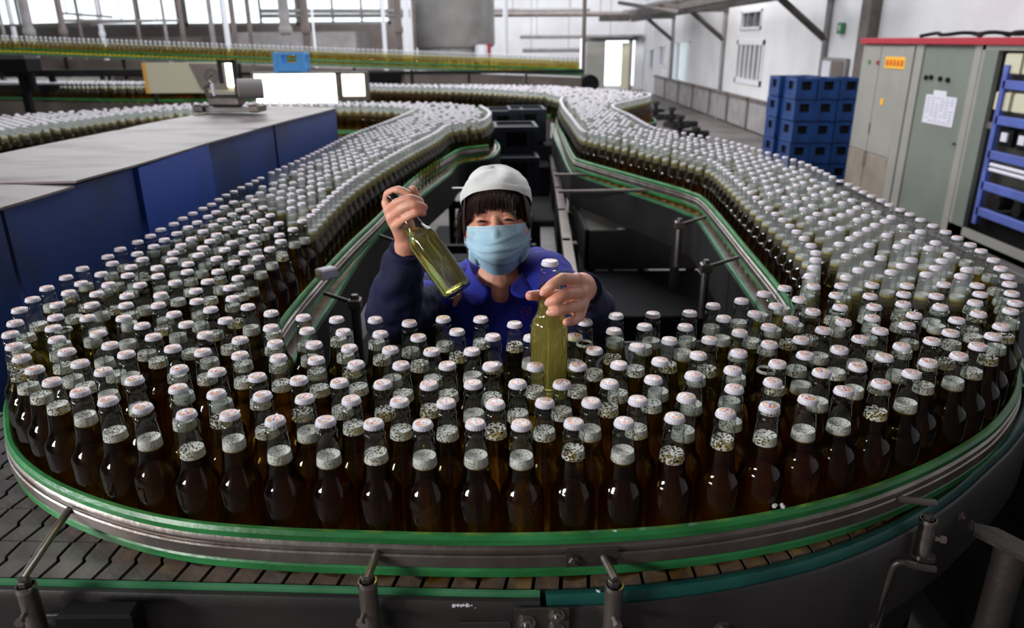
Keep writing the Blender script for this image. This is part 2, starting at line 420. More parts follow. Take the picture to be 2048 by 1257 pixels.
window(5, 'x', XR, 27.3, 28.1, .80, 1.50, 0, M['shade'])
window(6, 'y', YF, -19.6, -12.2, 2.38, 5.3, 4, M['window_glass'], M['pipe_grey'], None, .1)
window(7, 'y', YF, -12.0, -7.8, 2.38, 5.3, 2, M['window_glass'], M['pipe_grey'], None, .1)
window(8, 'y', YF, -7.6, -4.4, 2.40, 5.3, 2, M['window_glass'], M['pipe_grey'], None, .1)
window(9, 'x', XL - .1, 3, 28, 2.2, 5.2, 12, M['window_glass'], M['pipe_grey'], None, .12)
# far door, its two leaves ajar
d = empty('door_1', (4.02, YF, 0)); d['kind'] = 'structure'
MB().box2((-1.16, -.16, .02), (-.46, -.10, 1.68)).build('door_leaf', M['cab'], d)
MB().box((.34, .05, .86), (.34, .04, 1.66), -.5).build('door_leaf', M['cream'], d)
mb = MB(); mb.box2((-1.22, -.10, 1.76), (.74, -.02, 1.84)); mb.box2((.46, -.1, 0), (.56, -.02, 1.8)); mb.build('door_frame', M['pipe_grey'], d)
struct(MB().box2((2.9, YF - .5, 1.92), (4.9, YF, 1.97)), 'trim_1', M['pipe_grey'])
# grey dado boards along the foot of the right wall
ys = [11.2, 12.3, 13.3, 14.4, 15.9, 17.4, 19.0, 20.8, 22.6, 24.6, 26.6]
da = empty('baseboard_right', (XR - .06, 11, 0)); da['kind'] = 'structure'
for a, b in zip(ys, ys[1:]):
    MB().box2((-.02, a - 11 + .06, .03), (.05, b - 11 - .06, .60), .01).build('panel', M['wall_low'], da)
    MB().box2((-.05, a - 11 - .05, 0), (.03, a - 11 + .05, .66)).build('post', M['pipe_brown'], da)
MB().box2((-.05, .2, .60), (.03, 15.6, .66)).build('top_rail', M['pipe_brown'], da)

# posts, braces and the pipe gallery along the right wall
def pillar(name, px, Y, wpx, m_, label, cat='column', group=None, z0=0.0, z1=ZC, sq=False, pyb=60):
    p = at(px, pyb, Y); rr = wpx / 2 / (FPX / (Y * .96)); o = empty(name, (p.x, Y, z0), 0, label, cat, group)
    if sq: MB().box2((-rr, -rr, 0), (rr, rr, z1 - z0), .01).build('shaft', m_, o)
    else: MB().lathe([(rr, 0), (rr, z1 - z0)], 14).build('shaft', m_, o, 40)
    fl = MB(); fl.lathe([(rr * 1.7, 0), (rr * 1.7, .03), (rr * 1.05, .05)], 14); fl.build('base_flange', m_, o, 40)
    if not sq and rr > .05:
        fl = MB(); fl.lathe([(rr * 1.25, 1.95), (rr * 1.3, 1.98), (rr * 1.3, 2.03), (rr * 1.25, 2.06)], 14); fl.build('collar', m_, o, 40)
    return o
for k, (Y, wd) in enumerate([(12.4, 'nearest the cabinets'), (18.3, 'between the barred and bright windows'), (24.1, 'at the far end')]):
    o = empty('wall_bracket', (4.95, Y, 0), 0, 'dark diagonal steel bracket and pipe post on right wall, ' + wd, 'bracket', 'brackets along the right wall')
    MB().lathe([(.045, 0), (.045, ZC)], 10).build('post', M['pipe_grey'], o, 40)
    MB().tube([(0, 0, 1.78), (-.8, 0, 2.40)], .055, 4).build('diagonal_brace', M['beam'], o)
    MB().box2((-.85, -.06, 2.38), (.05, .06, 2.50)).build('cross_arm', M['beam'], o)
g = empty('pipe_gallery', (4.15, 11, 2.36), 0, 'dark steel pipe gallery running along the right wall overhead', 'gallery')
MB().box2((-.07, -1, 0), (.07, 16, .16), .01).build('beam', M['beam'], g)
MB().box2((-.62, -1, .02), (-.50, 16, .14), .01).build('beam', M['beam'], g)
for k in range(9):
    MB().box2((-.62, k * 1.8 + .2, .16), (.07, k * 1.8 + .3, .22)).build('cross_bar', M['pipe_brown'], g)
MB().tube([(-.3, -1, .30), (-.3, 16, .30)], .07, 10).build('pipe', M['pipe_grey'], g, 50)
MB().tube([(-.1, -1, .27), (-.1, 16, .27)], .045, 10).build('pipe', M['pipe_brown'], g, 50)
MB().box2((-1.5, 12.6, -.05), (-.6, 12.72, .12)).build('hanger', M['beam'], g)
tag(MB().tube([(3.4, 16, 2.30), (3.0, 22, 2.75)], .05, 6).build('loose_conduit', M['beam']), 'thin dark conduit slanting below the ceiling by the right wall', 'conduit')
o = pillar('brown_column', 1755, 10.9, 42, M['pipe_brown'], 'broad brown square column rising behind the red topped cabinets', 'column', None, 0, ZC, True, 10)
s = empty('exit_sign', (4.96, 11.9, 1.86), 0, 'small green sign on the white wall under the nearest brace', 'sign')
MB().box2((-.02, -.09, 0), (.02, .09, .16), .004).build('sign_board', M['green_pale'], s)
MB().box2((-.026, -.02, .05), (-.02, .03, .12)).build('pictogram', M['paper'], s)
nb = empty('notice_board', (4.96, 12.0, 1.0), 0, 'small framed notice board with red corner above the blue crates', 'notice board')
MB().box2((-.02, -.5, 0), (.02, .5, .52), .005).build('frame', M['pipe_grey'], nb)
MB().box2((-.028, -.42, .05), (-.02, -.02, .47)).build('sheet', M['frame_mid'], nb)
MB().box2((-.028, .04, .05), (-.02, .44, .47)).build('sheet', M['paper'], nb)
MB().box2((-.032, .18, .07), (-.028, .40, .17)).build('sheet', M['red'], nb)

# columns, hangers and pipes of the far hall: (px, Y, width px, material, label)
cols = [(6, 15, 6, 'pipe_grey', 'thin grey pipe standing at the very left edge of the hall', 0),
 (27, 17, 9, 'pipe_white', 'pale pipe beside the thin pipe at far left', 0),
 (58, 14, 17, 'pipe_grey', 'broad light grey column, first thick one from the left', 1),
 (126, 14, 12, 'pipe_brown', 'brown column, second thick one from the left', 1),
 (161, 16, 6, 'pipe_brown', 'slim dark pipe just right of the second column', 0),
 (203, 18, 9, 'pipe_white', 'whitish pipe in front of the left window band', 0),
 (277, 15, 6, 'pipe_brown', 'slim dark pipe with a side branch near the left windows', 0),
 (331, 17, 6, 'pipe_grey', 'slim grey pipe left of the slanted pair', 0),
 (365, 14, 9, 'pipe_brown', 'dark brown pipe above the cream board', 0),
 (424, 15, 9, 'pipe_grey', 'grey pipe above the patterned board', 0),
 (453, 13.5, 10, 'pipe_white', 'shiny white pipe reaching down beside the grey pipe', 0),
 (468, 14.5, 10, 'pipe_brown', 'brown pipe touching the shiny white one', 0),
 (500, 15, 9, 'pipe_brown', 'brown pipe right of the bundled pair', 0),
 (571, 14, 20, 'pipe_grey', 'thick grey steel column over the light blue crate', 1),
 (612, 14.6, 15, 'pipe_brown', 'thick brown column right of the light blue crate', 1),
 (627, 17, 4, 'pipe_white', 'thin pale hanger pipe beside the thick brown column', 0),
 (768, 14, 8, 'pipe_white', 'pale slim pipe left of the steel tank', 0),
 (797, 14.5, 14, 'pipe_brown', 'brown column close to the steel tank', 1),
 (814, 14, 11, 'pipe_white', 'white pipe against the left side of the steel tank', 0),
 (828, 15, 6, 'pipe_brown', 'thin brown pipe touching the tank edge', 0),
 (1011, 13, 10, 'pipe_white', 'white drop pipe right of the steel tank', 0),
 (1168, 12.5, 8, 'pipe_brown', 'dark slim post by the end of the raised conveyor', 0)]
for px, Y, wpx, mm, lb, big in cols:
    pillar('steel_column' if big else 'drop_pipe', px, Y, wpx, M[mm], lb, 'column' if big else 'pipe', 'columns and drop pipes of the far hall')
pr = [((0, 51), (305, 42), 16, .022, 'dark thin pipe crossing behind the first columns', 'pipe_brown'),
 ((118, 26), (225, 34), 15.5, .022, 'short dark pipe between second column and window', 'pipe_brown'),
 ((130, 41), (360, 41), 17, .028, 'level grey pipe across the left windows', 'pipe_grey'),
 ((520, 22), (820, 22), 20, .05, 'upper grey pipe run left of the tank', 'pipe_grey'),
 ((520, 32), (820, 31), 21, .05, 'lower grey pipe run left of the tank', 'pipe_grey'),
 ((985, 20), (1180, 19), 26, .05, 'upper grey pipe along the far wall right of tank', 'pipe_grey'),
 ((985, 29), (1255, 28), 25.5, .075, 'dark thick pipe along the far wall right of tank', 'pipe_brown'),
 ((1040, 74), (1265, 73), 28, .06, 'grey pipe running above the far door', 'pipe_grey'),
 ((1045, 101), (1160, 100), 28, .07, 'grey pipe low on the far wall beside the door', 'pipe_grey')]
for a, b, Y, r_, lb, mm in pr:
    p, q = at(*a, Y), at(*b, Y); o = empty('pipe_run', p, 0, lb, 'pipe', 'level pipes of the far hall')
    MB().tube([(0, 0, 0), q - p], r_, 8).build('pipe', M[mm], o, 50)
    for t in (.15, .8):
        c = (q - p) * t; MB().tube([c + Vector((0, 0, -.02)), c + Vector((0, 0, ZC - p.z - c.z))], .012, 6).build('hanger_rod', M[mm], o)
# stainless tank on its skirt
t = empty('storage_tank', (-1.62, 23.0, 0), 0, 'large dull stainless steel tank standing in the far hall', 'tank')
MB().lathe([(1.12, 1.62), (1.18, 1.70), (1.18, 4.6), (1.0, 5.0)], 40).build('tank_shell', M['tank'], t, 40)
MB().lathe([(1.06, 1.25), (1.06, 1.66)], 40).build('skirt', M['pipe_grey'], t, 40)
for k in range(4):
    a = PI / 4 + k * PI / 2; MB().lathe([(.09, 0), (.09, 1.3)], 10, (math.cos(a) * .9, math.sin(a) * .9, 0)).build('leg', M['pipe_grey'], t, 40)
MB().tube([(1.0, -.9, 1.35), (1.0, -.9, 1.72)], .09, 10).build('valve', M['red'], t, 40)
MB().lathe([(.16, 1.2), (.18, 1.25), (.18, 1.65), (.14, 1.7)], 14, (.82, -1.05, 0)).build('manhole', M['pipe_white'], t, 40)
# low machinery block behind, brown
def machine(name, a, b, m_, label, cat='machine'):
    o = empty(name, ((a[0] + b[0]) / 2, (a[1] + b[1]) / 2, 0), 0, label, cat); c = o.location
    MB().box2((a[0] - c.x, a[1] - c.y, a[2]), (b[0] - c.x, b[1] - c.y, b[2]), .02).build('housing', m_, o)
    for sx in (-1, 1):
        for sy in (-1, 1):
            MB().box((sx * (b[0] - a[0]) * .45, sy * (b[1] - a[1]) * .42, a[2] / 2), (.08, .08, a[2])).build('leg', M['dark'], o)
    return o
machine('filling_machine', (-7.2, 20.5, 1.0), (-4.0, 22.5, 2.05), M['wall_low'], 'pale machine housing far behind the thick columns')
machine('washing_machine', (-12.5, 21, .9), (-8.2, 24, 1.95), M['brownwall'], 'brown machine housing far behind the left columns')

# ------------------------------------------------------------------ electrical cabinets along the right wall
XC = 4.0
pl = tag(MB().box2((XC - .12, 4.0, 0), (4.95, 9.05, .10), .01).build('plinth', M['concrete']), 'low concrete plinth under the grey electrical cabinets', 'plinth')
c = empty('electrical_cabinet', (XC, 8.33, .10), 0, 'grey electrical cabinet with yellow warning plate, beside the blue crates', 'cabinet', 'electrical cabinets')
MB().box2((.03, -.57, 0), (.62, .57, 1.64), .008).build('body', M['cab'], c)
for y0, y1 in ((.14, .565), (-.385, .125)):
    o = MB().box2((0, y0, .50), (.03, y1, 1.62), .006).build('door', M['cab'], c)
    MB().box2((-.002, y0, .02), (.028, y1, .495), .006).build('lower_panel', M['cab_dirt'], c)
MB().box2((-.006, -.565, .02), (.03, -.40, 1.62), .006).build('side_strip', M['cab'], c)
MB().box2((-.01, .15, 1.43), (0, .20, 1.47)).build('indicator_lamp', M['red'], c)
MB().box2((-.01, .35, 1.43), (0, .40, 1.47)).build('indicator_lamp', M['green_pale'], c)
s = MB().box2((-.008, -.42, 1.40), (0, .0, 1.515)).build('warning_plate', M['yellow'], c); s['label'] = 'yellow plate with red characters'
gm = MB()
for k in range(5):      # row of worn red characters
    y = -.02 - k * .078 - .035
    for (du, dv, su, sv) in ((0, .022, .05, .008), (0, -.006, .054, .008), (.0, -.026, .05, .008), (-.012, 0, .010, .055), (.014, -.008, .010, .045)):
        gm.box((-.010, y + du, 1.458 + dv), (.004, su, sv))
gm.build('lettering', M['red_ink'], s)
MB().box2((-.006, -.09, 1.02), (0, -.03, 1.09)).build('sticker', M['yellow'], c)
MB().box2((-.006, .10, .34), (0, .17, .50)).build('sticker', M['frame_mid'], c)
MB().box2((-.008, .12, .70), (.0, .14, .82), .002).build('handle', M['steel'], c)
c2 = empty('electrical_cabinet', (XC, 7.2, .10), 0, 'grey green electrical cabinet with printed sheets on its door, middle of the row', 'cabinet', 'electrical cabinets')
MB().box2((.05, -.54, 0), (.62, .54, 1.64), .008).build('body', M['cab'], c2)
MB().box2((0, .40, 0), (.05, .54, 1.64)).build('side_strip', M['cab'], c2)
MB().box2((.0, -.54, 0), (.05, -.44, 1.64)).build('side_strip', M['cab'], c2)
dr = MB().box2((.012, -.43, .03), (.05, .39, 1.62), .008).build('door', M['cab_green'], c2)
for y, z in ((.28, 1.34), (.19, 1.345), (.03, 1.34), (-.10, 1.335)):
    MB().cyl((.012, y, z), (-.008, y, z), .022, 14).build('meter', M['black'], dr)
MB().box2((.006, -.30, .93), (.012, .22, 1.19)).build('printed_sheet', M['paper'], dr)
MB().box2((.005, -.12, 1.19), (.012, .10, 1.235)).build('printed_sheet', M['paper'], dr)
gm = MB()
for r_ in range(9):
    for q in range(6):
        y = .19 - q * .08; ww = .062 * random.uniform(.6, 1)
        if random.random() < .85: gm.box((.0045, y - .03, 1.165 - r_ * .026), (.002, ww, .007))
gm.build('table_print', M['ink'], dr)
MB().cyl((.012, -.40, .80), (-.02, -.40, .80), .012, 10).build('lock', M['steel'], dr)
c3 = empty('electrical_cabinet', (XC, 5.85, .10), 0, 'open electrical cabinet with blue inner rack of breakers at right edge', 'cabinet', 'electrical cabinets')
bd = MB(); bd.box2((.6, -.8, 0), (.64, .8, 1.64)); bd.box2((0, .76, 0), (.6, .80, 1.64)); bd.box2((0, -.8, 0), (.6, -.76, 1.64)); bd.box2((0, -.8, 1.60), (.62, .8, 1.64)); bd.box2((0, -.8, 0), (.62, .8, .05))
bd.build('body', M['cab'], c3)
MB().box2((0, .58, .05), (.04, .76, 1.60)).build('side_strip', M['cab_green'], c3)
MB().box2((.0, -.79, .0), (.03, .80, .12)).build('sill', M['cab'], c3)
for y in (.44, -.62): MB().box((.02, y, .84), (.04, .055, 1.3)).build('rack_post', M['rack'], c3)
for z in (.30, .52, .78, 1.06, 1.34): MB().box2((0, -.64, z - .035), (.04, .44, z + .035), .004).build('shelf_rail', M['rack'], c3)
for k in range(4): MB().box2((.02, .30 - k * .24, 1.42), (.14, .50 - k * .24, 1.58), .01).build('contactor', M['cream'], c3)
for k in range(4): MB().box2((.02, .34 - k * .24, 1.13), (.14, .53 - k * .24, 1.28), .01).build('contactor', M['cream'], c3)
for k in range(4):
    q = MB().box2((.03, .22 - k * .22, .86), (.12, .38 - k * .22, 1.0), .01).build('breaker', M['black'], c3)
    MB().box2((.015, .27 - k * .22, .90), (.03, .345 - k * .22, .97)).build('switch', M['paper'], q)
for z in (.66, .70): MB().tube([(.02, .40, z), (.02, -.6, z)], .016, 8).build('busbar', M['paper'], c3, 50)
for k in range(3): MB().cyl((.0, .2 - k * .26, .41), (.12, .2 - k * .26, .41), .055, 14).build('coil', M['black'], c3)
MB().box2((.1, -.6, .06), (.5, .55, .26), .01).build('transformer', M['black'], c3)
MB().box2((.02, .46, .98), (.06, .60, 1.03)).build('latch_bar', M['pipe_brown'], c3)
tr = tag(MB().box2((XC - .03, 4.9, 1.74), (4.66, 8.93, 1.80), .004).build('cabinet_canopy', M['red']), 'dark red strip canopy running along the tops of the cabinets', 'canopy')
cb = [(XC + .05, 7.1, 1.81)]
pts = [Vector((XC + .1 + .04 * math.sin(k * 1.3), 7.9 - k * .14, 1.815 + .025 * abs(math.sin(k * .9)))) for k in range(16)]
tag(MB().tube(catmull(pts, 4), .018, 6).build('cable_bundle', M['black'], None, 60), 'black cables lying loose on top of the red canopy', 'cable')
tag(MB().tube(catmull([p + Vector((.06, -.3, .0)) for p in pts[4:]], 4), .016, 6).build('cable_bundle', M['black'], None, 60), 'second black cable on the red canopy, nearer the right edge', 'cable')

# ------------------------------------------------------------------ stacked crates
def crate_meshes(w, d, h):
    """open crate: ribbed corner posts, walls with hand slots, rims"""
    mb = MB(); t = .014
    for sy in (-1, 1):
        y = sy * (d / 2 - t / 2)
        mb.box((0, y, h * .24), (w, t, h * .44)); mb.box((0, y, h * .93), (w, t * 1.6, h * .14))
        for sx in (-1, 1): mb.box((sx * w * .37, y, h * .66), (w * .26, t, h * .42))
    for sx in (-1, 1):
        x = sx * (w / 2 - t / 2)
        mb.box((x, 0, h * .24), (t, d, h * .44)); mb.box((x, 0, h * .93), (t * 1.6, d, h * .14))
        for sy in (-1, 1): mb.box((x, sy * d * .35, h * .66), (t, d * .3, h * .42))
    for sx in (-1, 1):
        for sy in (-1, 1): mb.box((sx * (w / 2 - .012), sy * (d / 2 - .012), h / 2), (.034, .034, h), 0, .005)
    mb.box((0, 0, .01), (w, d, .02)); mb.box((0, -d / 2 - .003, h * .10), (w, .012, .02)); mb.box((-w / 2 - .003, 0, h * .10), (.012, d, .02))
    return mb.mesh('crate_body')
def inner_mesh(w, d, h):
    return MB().box((0, 0, h * .5), (w - .05, d - .05, h * .86)).mesh('dark_core')  # black block stands in for the shade inside the crate
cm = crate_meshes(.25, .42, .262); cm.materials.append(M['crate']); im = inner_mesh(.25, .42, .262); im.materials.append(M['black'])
wc = ['left', 'middle', 'right']; wr = ['floor level', 'second', 'third', 'fourth', 'top']
for ci in range(3):
    for ri in range(5):
        r_ = empty('bottle_crate', (3.70 + ci * .275 + random.uniform(-.006, .006), 9.86 + random.uniform(-.01, .01), ri * .268), random.uniform(-.02, .02),
                   'blue plastic crate, %s crate of the %s stack beside the cabinets' % (wr[ri], wc[ci]), 'crate', 'blue crates stacked beside the cabinets')
        b = bpy.data.objects.new('crate_body', cm); COL.objects.link(b); b.parent = r_
        b = bpy.data.objects.new('dark_inside', im); COL.objects.link(b); b.parent = r_
for ci in range(2):
    for ri in range(5):
        r_ = empty('bottle_crate', (3.66 + ci * .28, 10.36, ri * .268), random.uniform(-.03, .03),
                   'blue plastic crate, %s crate of the %s stack in the back row' % (wr[ri], wc[ci]), 'crate', 'blue crates stacked beside the cabinets')
        for nm, me in (('crate_body', cm), ('dark_inside', im)):
            b = bpy.data.objects.new(nm, me); COL.objects.link(b); b.parent = r_
# crates under the conveyors in the aisle behind the woman
cm2 = crate_meshes(.32, .42, .28); cm2.materials.append(M['crate_shaded'])
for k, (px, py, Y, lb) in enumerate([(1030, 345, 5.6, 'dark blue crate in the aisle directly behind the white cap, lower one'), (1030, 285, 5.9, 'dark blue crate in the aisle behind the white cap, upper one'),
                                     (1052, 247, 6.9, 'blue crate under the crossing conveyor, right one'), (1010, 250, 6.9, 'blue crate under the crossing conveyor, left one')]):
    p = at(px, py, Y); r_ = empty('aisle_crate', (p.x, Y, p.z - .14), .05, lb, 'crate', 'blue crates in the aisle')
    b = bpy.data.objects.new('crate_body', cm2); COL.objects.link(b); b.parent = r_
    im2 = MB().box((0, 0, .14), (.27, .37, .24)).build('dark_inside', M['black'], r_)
p = at(1030, 380, 5.7); tag(MB().box2((p.x - .25, 5.4, 0), (p.x + .3, 6.3, .55), .01).build('crate_stand', M['dark']), 'dark low stand under the blue crates in the aisle', 'stand')
tag(MB().box2((-.10, 6.7, 0), (.42, 7.2, .93), .01).build('crate_stand', M['dark']), 'dark stand under the crossing conveyor in the aisle', 'stand')
# ------------------------------------------------------------------ machine cover on the left
ZT = 1.45
near = [(-1.24, 1.45), (-1.203, 1.73), (-1.150, 2.275), (-1.149, 2.85), (-1.09, 3.50), (-1.016, 4.45)]
far_ = [(-1.80, 1.45), (-1.80, 1.73), (-1.72, 2.275), (-1.715, 2.95), (-1.70, 3.50), (-1.56, 4.52)]
mc = empty('machine_cover', (-1.3, 2.5, 0), 0, 'long low machine housing with blue side panels and pale scuffed top sheets', 'machine housing')
def loc(p, z=0): return (p[0] + 1.3, p[1] - 2.5, z)
for k in range(5):
    a, b = near[k], near[k + 1]; v = (Vector(b) - Vector(a)).normalized(); g_ = .006
    a2 = Vector(a) + v * g_; b2 = Vector(b) - v * g_
    nrm = Vector((-v.y, v.x)); off = (.0, .0, .012, .0, .004)[k]
    q = MB().prism([loc(a2 - nrm * off)[:2], loc(b2 - nrm * off)[:2], loc(b2 + nrm * .02)[:2], loc(a2 + nrm * .02)[:2]], .55, ZT - .004)
    o = q.build('side_panel', M['blue2'] if k == 2 else M['blue'], mc)
    if k == 2: o['label'] = 'brighter blue side panel'
for k, (i, j) in enumerate([(0, 1.98), (1.99, 3.28), (3.30, 4.5)]):
    def lerp(P, y):
        for a, b in zip(P, P[1:]):
            if a[1] <= y <= b[1]: t = (y - a[1]) / (b[1] - a[1]); return (a[0] + (b[0] - a[0]) * t, y)
        return (P[-1][0], P[-1][1]) if y > P[-1][1] else P[0]
    i = max(i, 1.45)
    mb = MB(); ny = 10; vs = []; fs = []
    for r_ in range(ny + 1):
        y = i + (j - i) * r_ / ny; a, b = lerp(near, y), lerp(far_, y)
        for c_ in range(7):
            t = c_ / 6; x = a[0] * (1 - t) + b[0] * t; yy = a[1] * (1 - t) + b[1] * t
            if c_ == 0: x += .012
            vs.append(loc((x, yy), ZT + .004 * math.sin(3 * yy + 5 * t + k * 2) + (.006 if k == 1 else 0)))
    n_ = len(vs); vs += [(v[0], v[1], v[2] - .006) for v in vs]
    for r_ in range(ny):
        for c_ in range(6):
            a = r_ * 7 + c_; fs += [(a, a + 1, a + 8, a + 7), (a + n_, a + 7 + n_, a + 8 + n_, a + 1 + n_)]
    rim = [c_ for c_ in range(7)] + [r_ * 7 + 6 for r_ in range(1, ny + 1)] + [ny * 7 + c_ for c_ in range(5, -1, -1)] + [r_ * 7 for r_ in range(ny - 1, 0, -1)]
    for a, b in zip(rim, rim[1:] + rim[:1]): fs.append((a, b, b + n_, a + n_))
    mb.add(vs, fs).build('top_sheet', M['sheet'], mc)
MB().prism([loc(p)[:2] for p in [(-1.016, 4.46), (-1.56, 4.52), (-1.56, 4.50), (-1.016, 4.44)]], .55, ZT - .01).build('end_panel', M['blue'], mc)
MB().prism([loc(p)[:2] for p in [(-1.22, 1.5), (-1.17, 2.3), (-1.17, 3.0), (-1.10, 4.3), (-1.5, 4.3), (-1.7, 1.5)]], 0, .56).build('plinth', M['dark'], mc)
# small drive unit lying on the cover
gd = empty('drive_unit', (-1.47, 4.05, ZT + .012), -.1, 'small grey motor unit with upright bracket lying on the pale top sheet', 'motor')
MB().box((0, 0, .012), (.34, .10, .024), 0, .005).build('base_plate', M['pipe_grey'], gd)
MB().box((-.02, 0, .055), (.16, .09, .07), 0, .02).build('gearbox', M['steel_dark'], gd)
MB().cyl((.06, -.03, .115), (.17, .03, .115), .052, 18).build('motor_drum', M['pipe_grey'], gd, 40)
MB().box((.03, .03, .16), (.02, .02, .20)).box((-.01, .03, .25), (.09, .02, .016)).box((-.05, .03, .2), (.016, .02, .12)).build('upright_bracket', M['dark'], gd)
for x in (-.15, .15): MB().box((x, -.02, .02), (.05, .11, .04), 0, .008).build('foot', M['steel_dark'], gd)
MB().tube([(-.11, 0, .05), (-.13, 0, .12), (-.10, .01, .15)], .014, 8).build('elbow_pipe', M['steel'], gd)
MB().tube([(-.07, -.02, .05), (-.075, -.03, .14)], .01, 8).build('lever', M['paper'], gd)

# ------------------------------------------------------------------ flow outlines (bottle centres)
ZB = 1.10; BH = .2346; BR = .0312
OUTC = [(-.93, 2.75), (-.93, 2.3), (-.945, 1.9), (-.955, 1.6), (-.963, 1.46), (-.945, 1.36), (-.91, 1.27), (-.87, 1.2), (-.79, 1.09), (-.69, 1.005), (-.57, .94), (-.45, .898), (-.32, .878), (-.18, .868), (-.05, .862), (.08, .864), (.22, .877), (.35, .905), (.48, .95), (.6, 1.01), (.71, 1.08), (.81, 1.16), (.92, 1.28), (1.01, 1.43), (1.09, 1.61), (1.12, 1.87), (1.145, 2.28), (1.16, 2.61)]
outc = catmull(OUTC, 6)
OL = [(-.963, 1.46), (-.95, 1.9), (-.935, 2.2), (-.93, 2.75), (-.90, 3.2), (-.885, 3.5), (-.862, 4.07), (-.80, 4.6), (-.767, 4.86), (-.72, 5.4), (-.704, 5.66)]
IL = [(-.50, 1.34), (-.57, 1.5), (-.58, 2.0), (-.583, 2.69), (-.51, 3.47), (-.414, 4.15), (-.372, 4.6), (-.2, 4.8), (-.15, 5.1), (-.153, 5.45), (-.237, 5.98)]
R3N = [(-.95, 5.93), (-1.29, 6.05), (-2.05, 6.05), (-2.66, 5.66), (-2.93, 4.86), (-3.1, 4.1)]
R3F = [(-.49, 6.25), (-.9, 6.38), (-1.77, 6.48), (-2.6, 6.45), (-3.14, 5.87), (-3.61, 5.42), (-4.3, 4.5)]
POLY_L = OL + R3N + R3F[::-1] + IL[::-1]
IR = [(.60, 1.44), (.69, 1.62), (.735, 1.79), (.78, 2.35), (.835, 3.02), (.81, 3.16), (.755, 3.34), (.60, 3.72), (.43, 4.13), (.40, 4.28), (.40, 5.0), (.40, 5.7), (.42, 6.4), (.46, 6.8)]
OR_ = [(1.03, 1.45), (1.09, 1.61), (1.12, 1.87), (1.145, 2.28), (1.16, 2.61), (1.175, 2.8), (1.18, 3.05), (1.139, 3.3), (1.061, 3.74), (.93, 4.07), (.82, 4.32), (.80, 5.1), (.782, 5.88), (1.0, 6.4), (1.24, 6.9), (1.28, 7.3), (1.1, 7.7)]
R2N = [(.3, 7.5), (-.4, 8.2), (-1.29, 8.6), (-2.77, 9.4), (-4.9, 9.7), (-7.7, 10.6)]
R2F = [(.45, 8.6), (-.4, 8.9), (-1.29, 9.1), (-2.77, 9.95), (-4.9, 10.3), (-7.8, 11.3)]
POLY_R = OR_ + R2F + R2N[::-1] + IR[::-1]

def inside(p, poly):
    x, y = p; r_ = False; j = len(poly) - 1
    for i in range(len(poly)):
        xi, yi = poly[i]; xj, yj = poly[j]
        if (yi > y) != (yj > y) and x < (xj - xi) * (y - yi) / (yj - yi) + xi: r_ = not r_
        j = i
    return r_

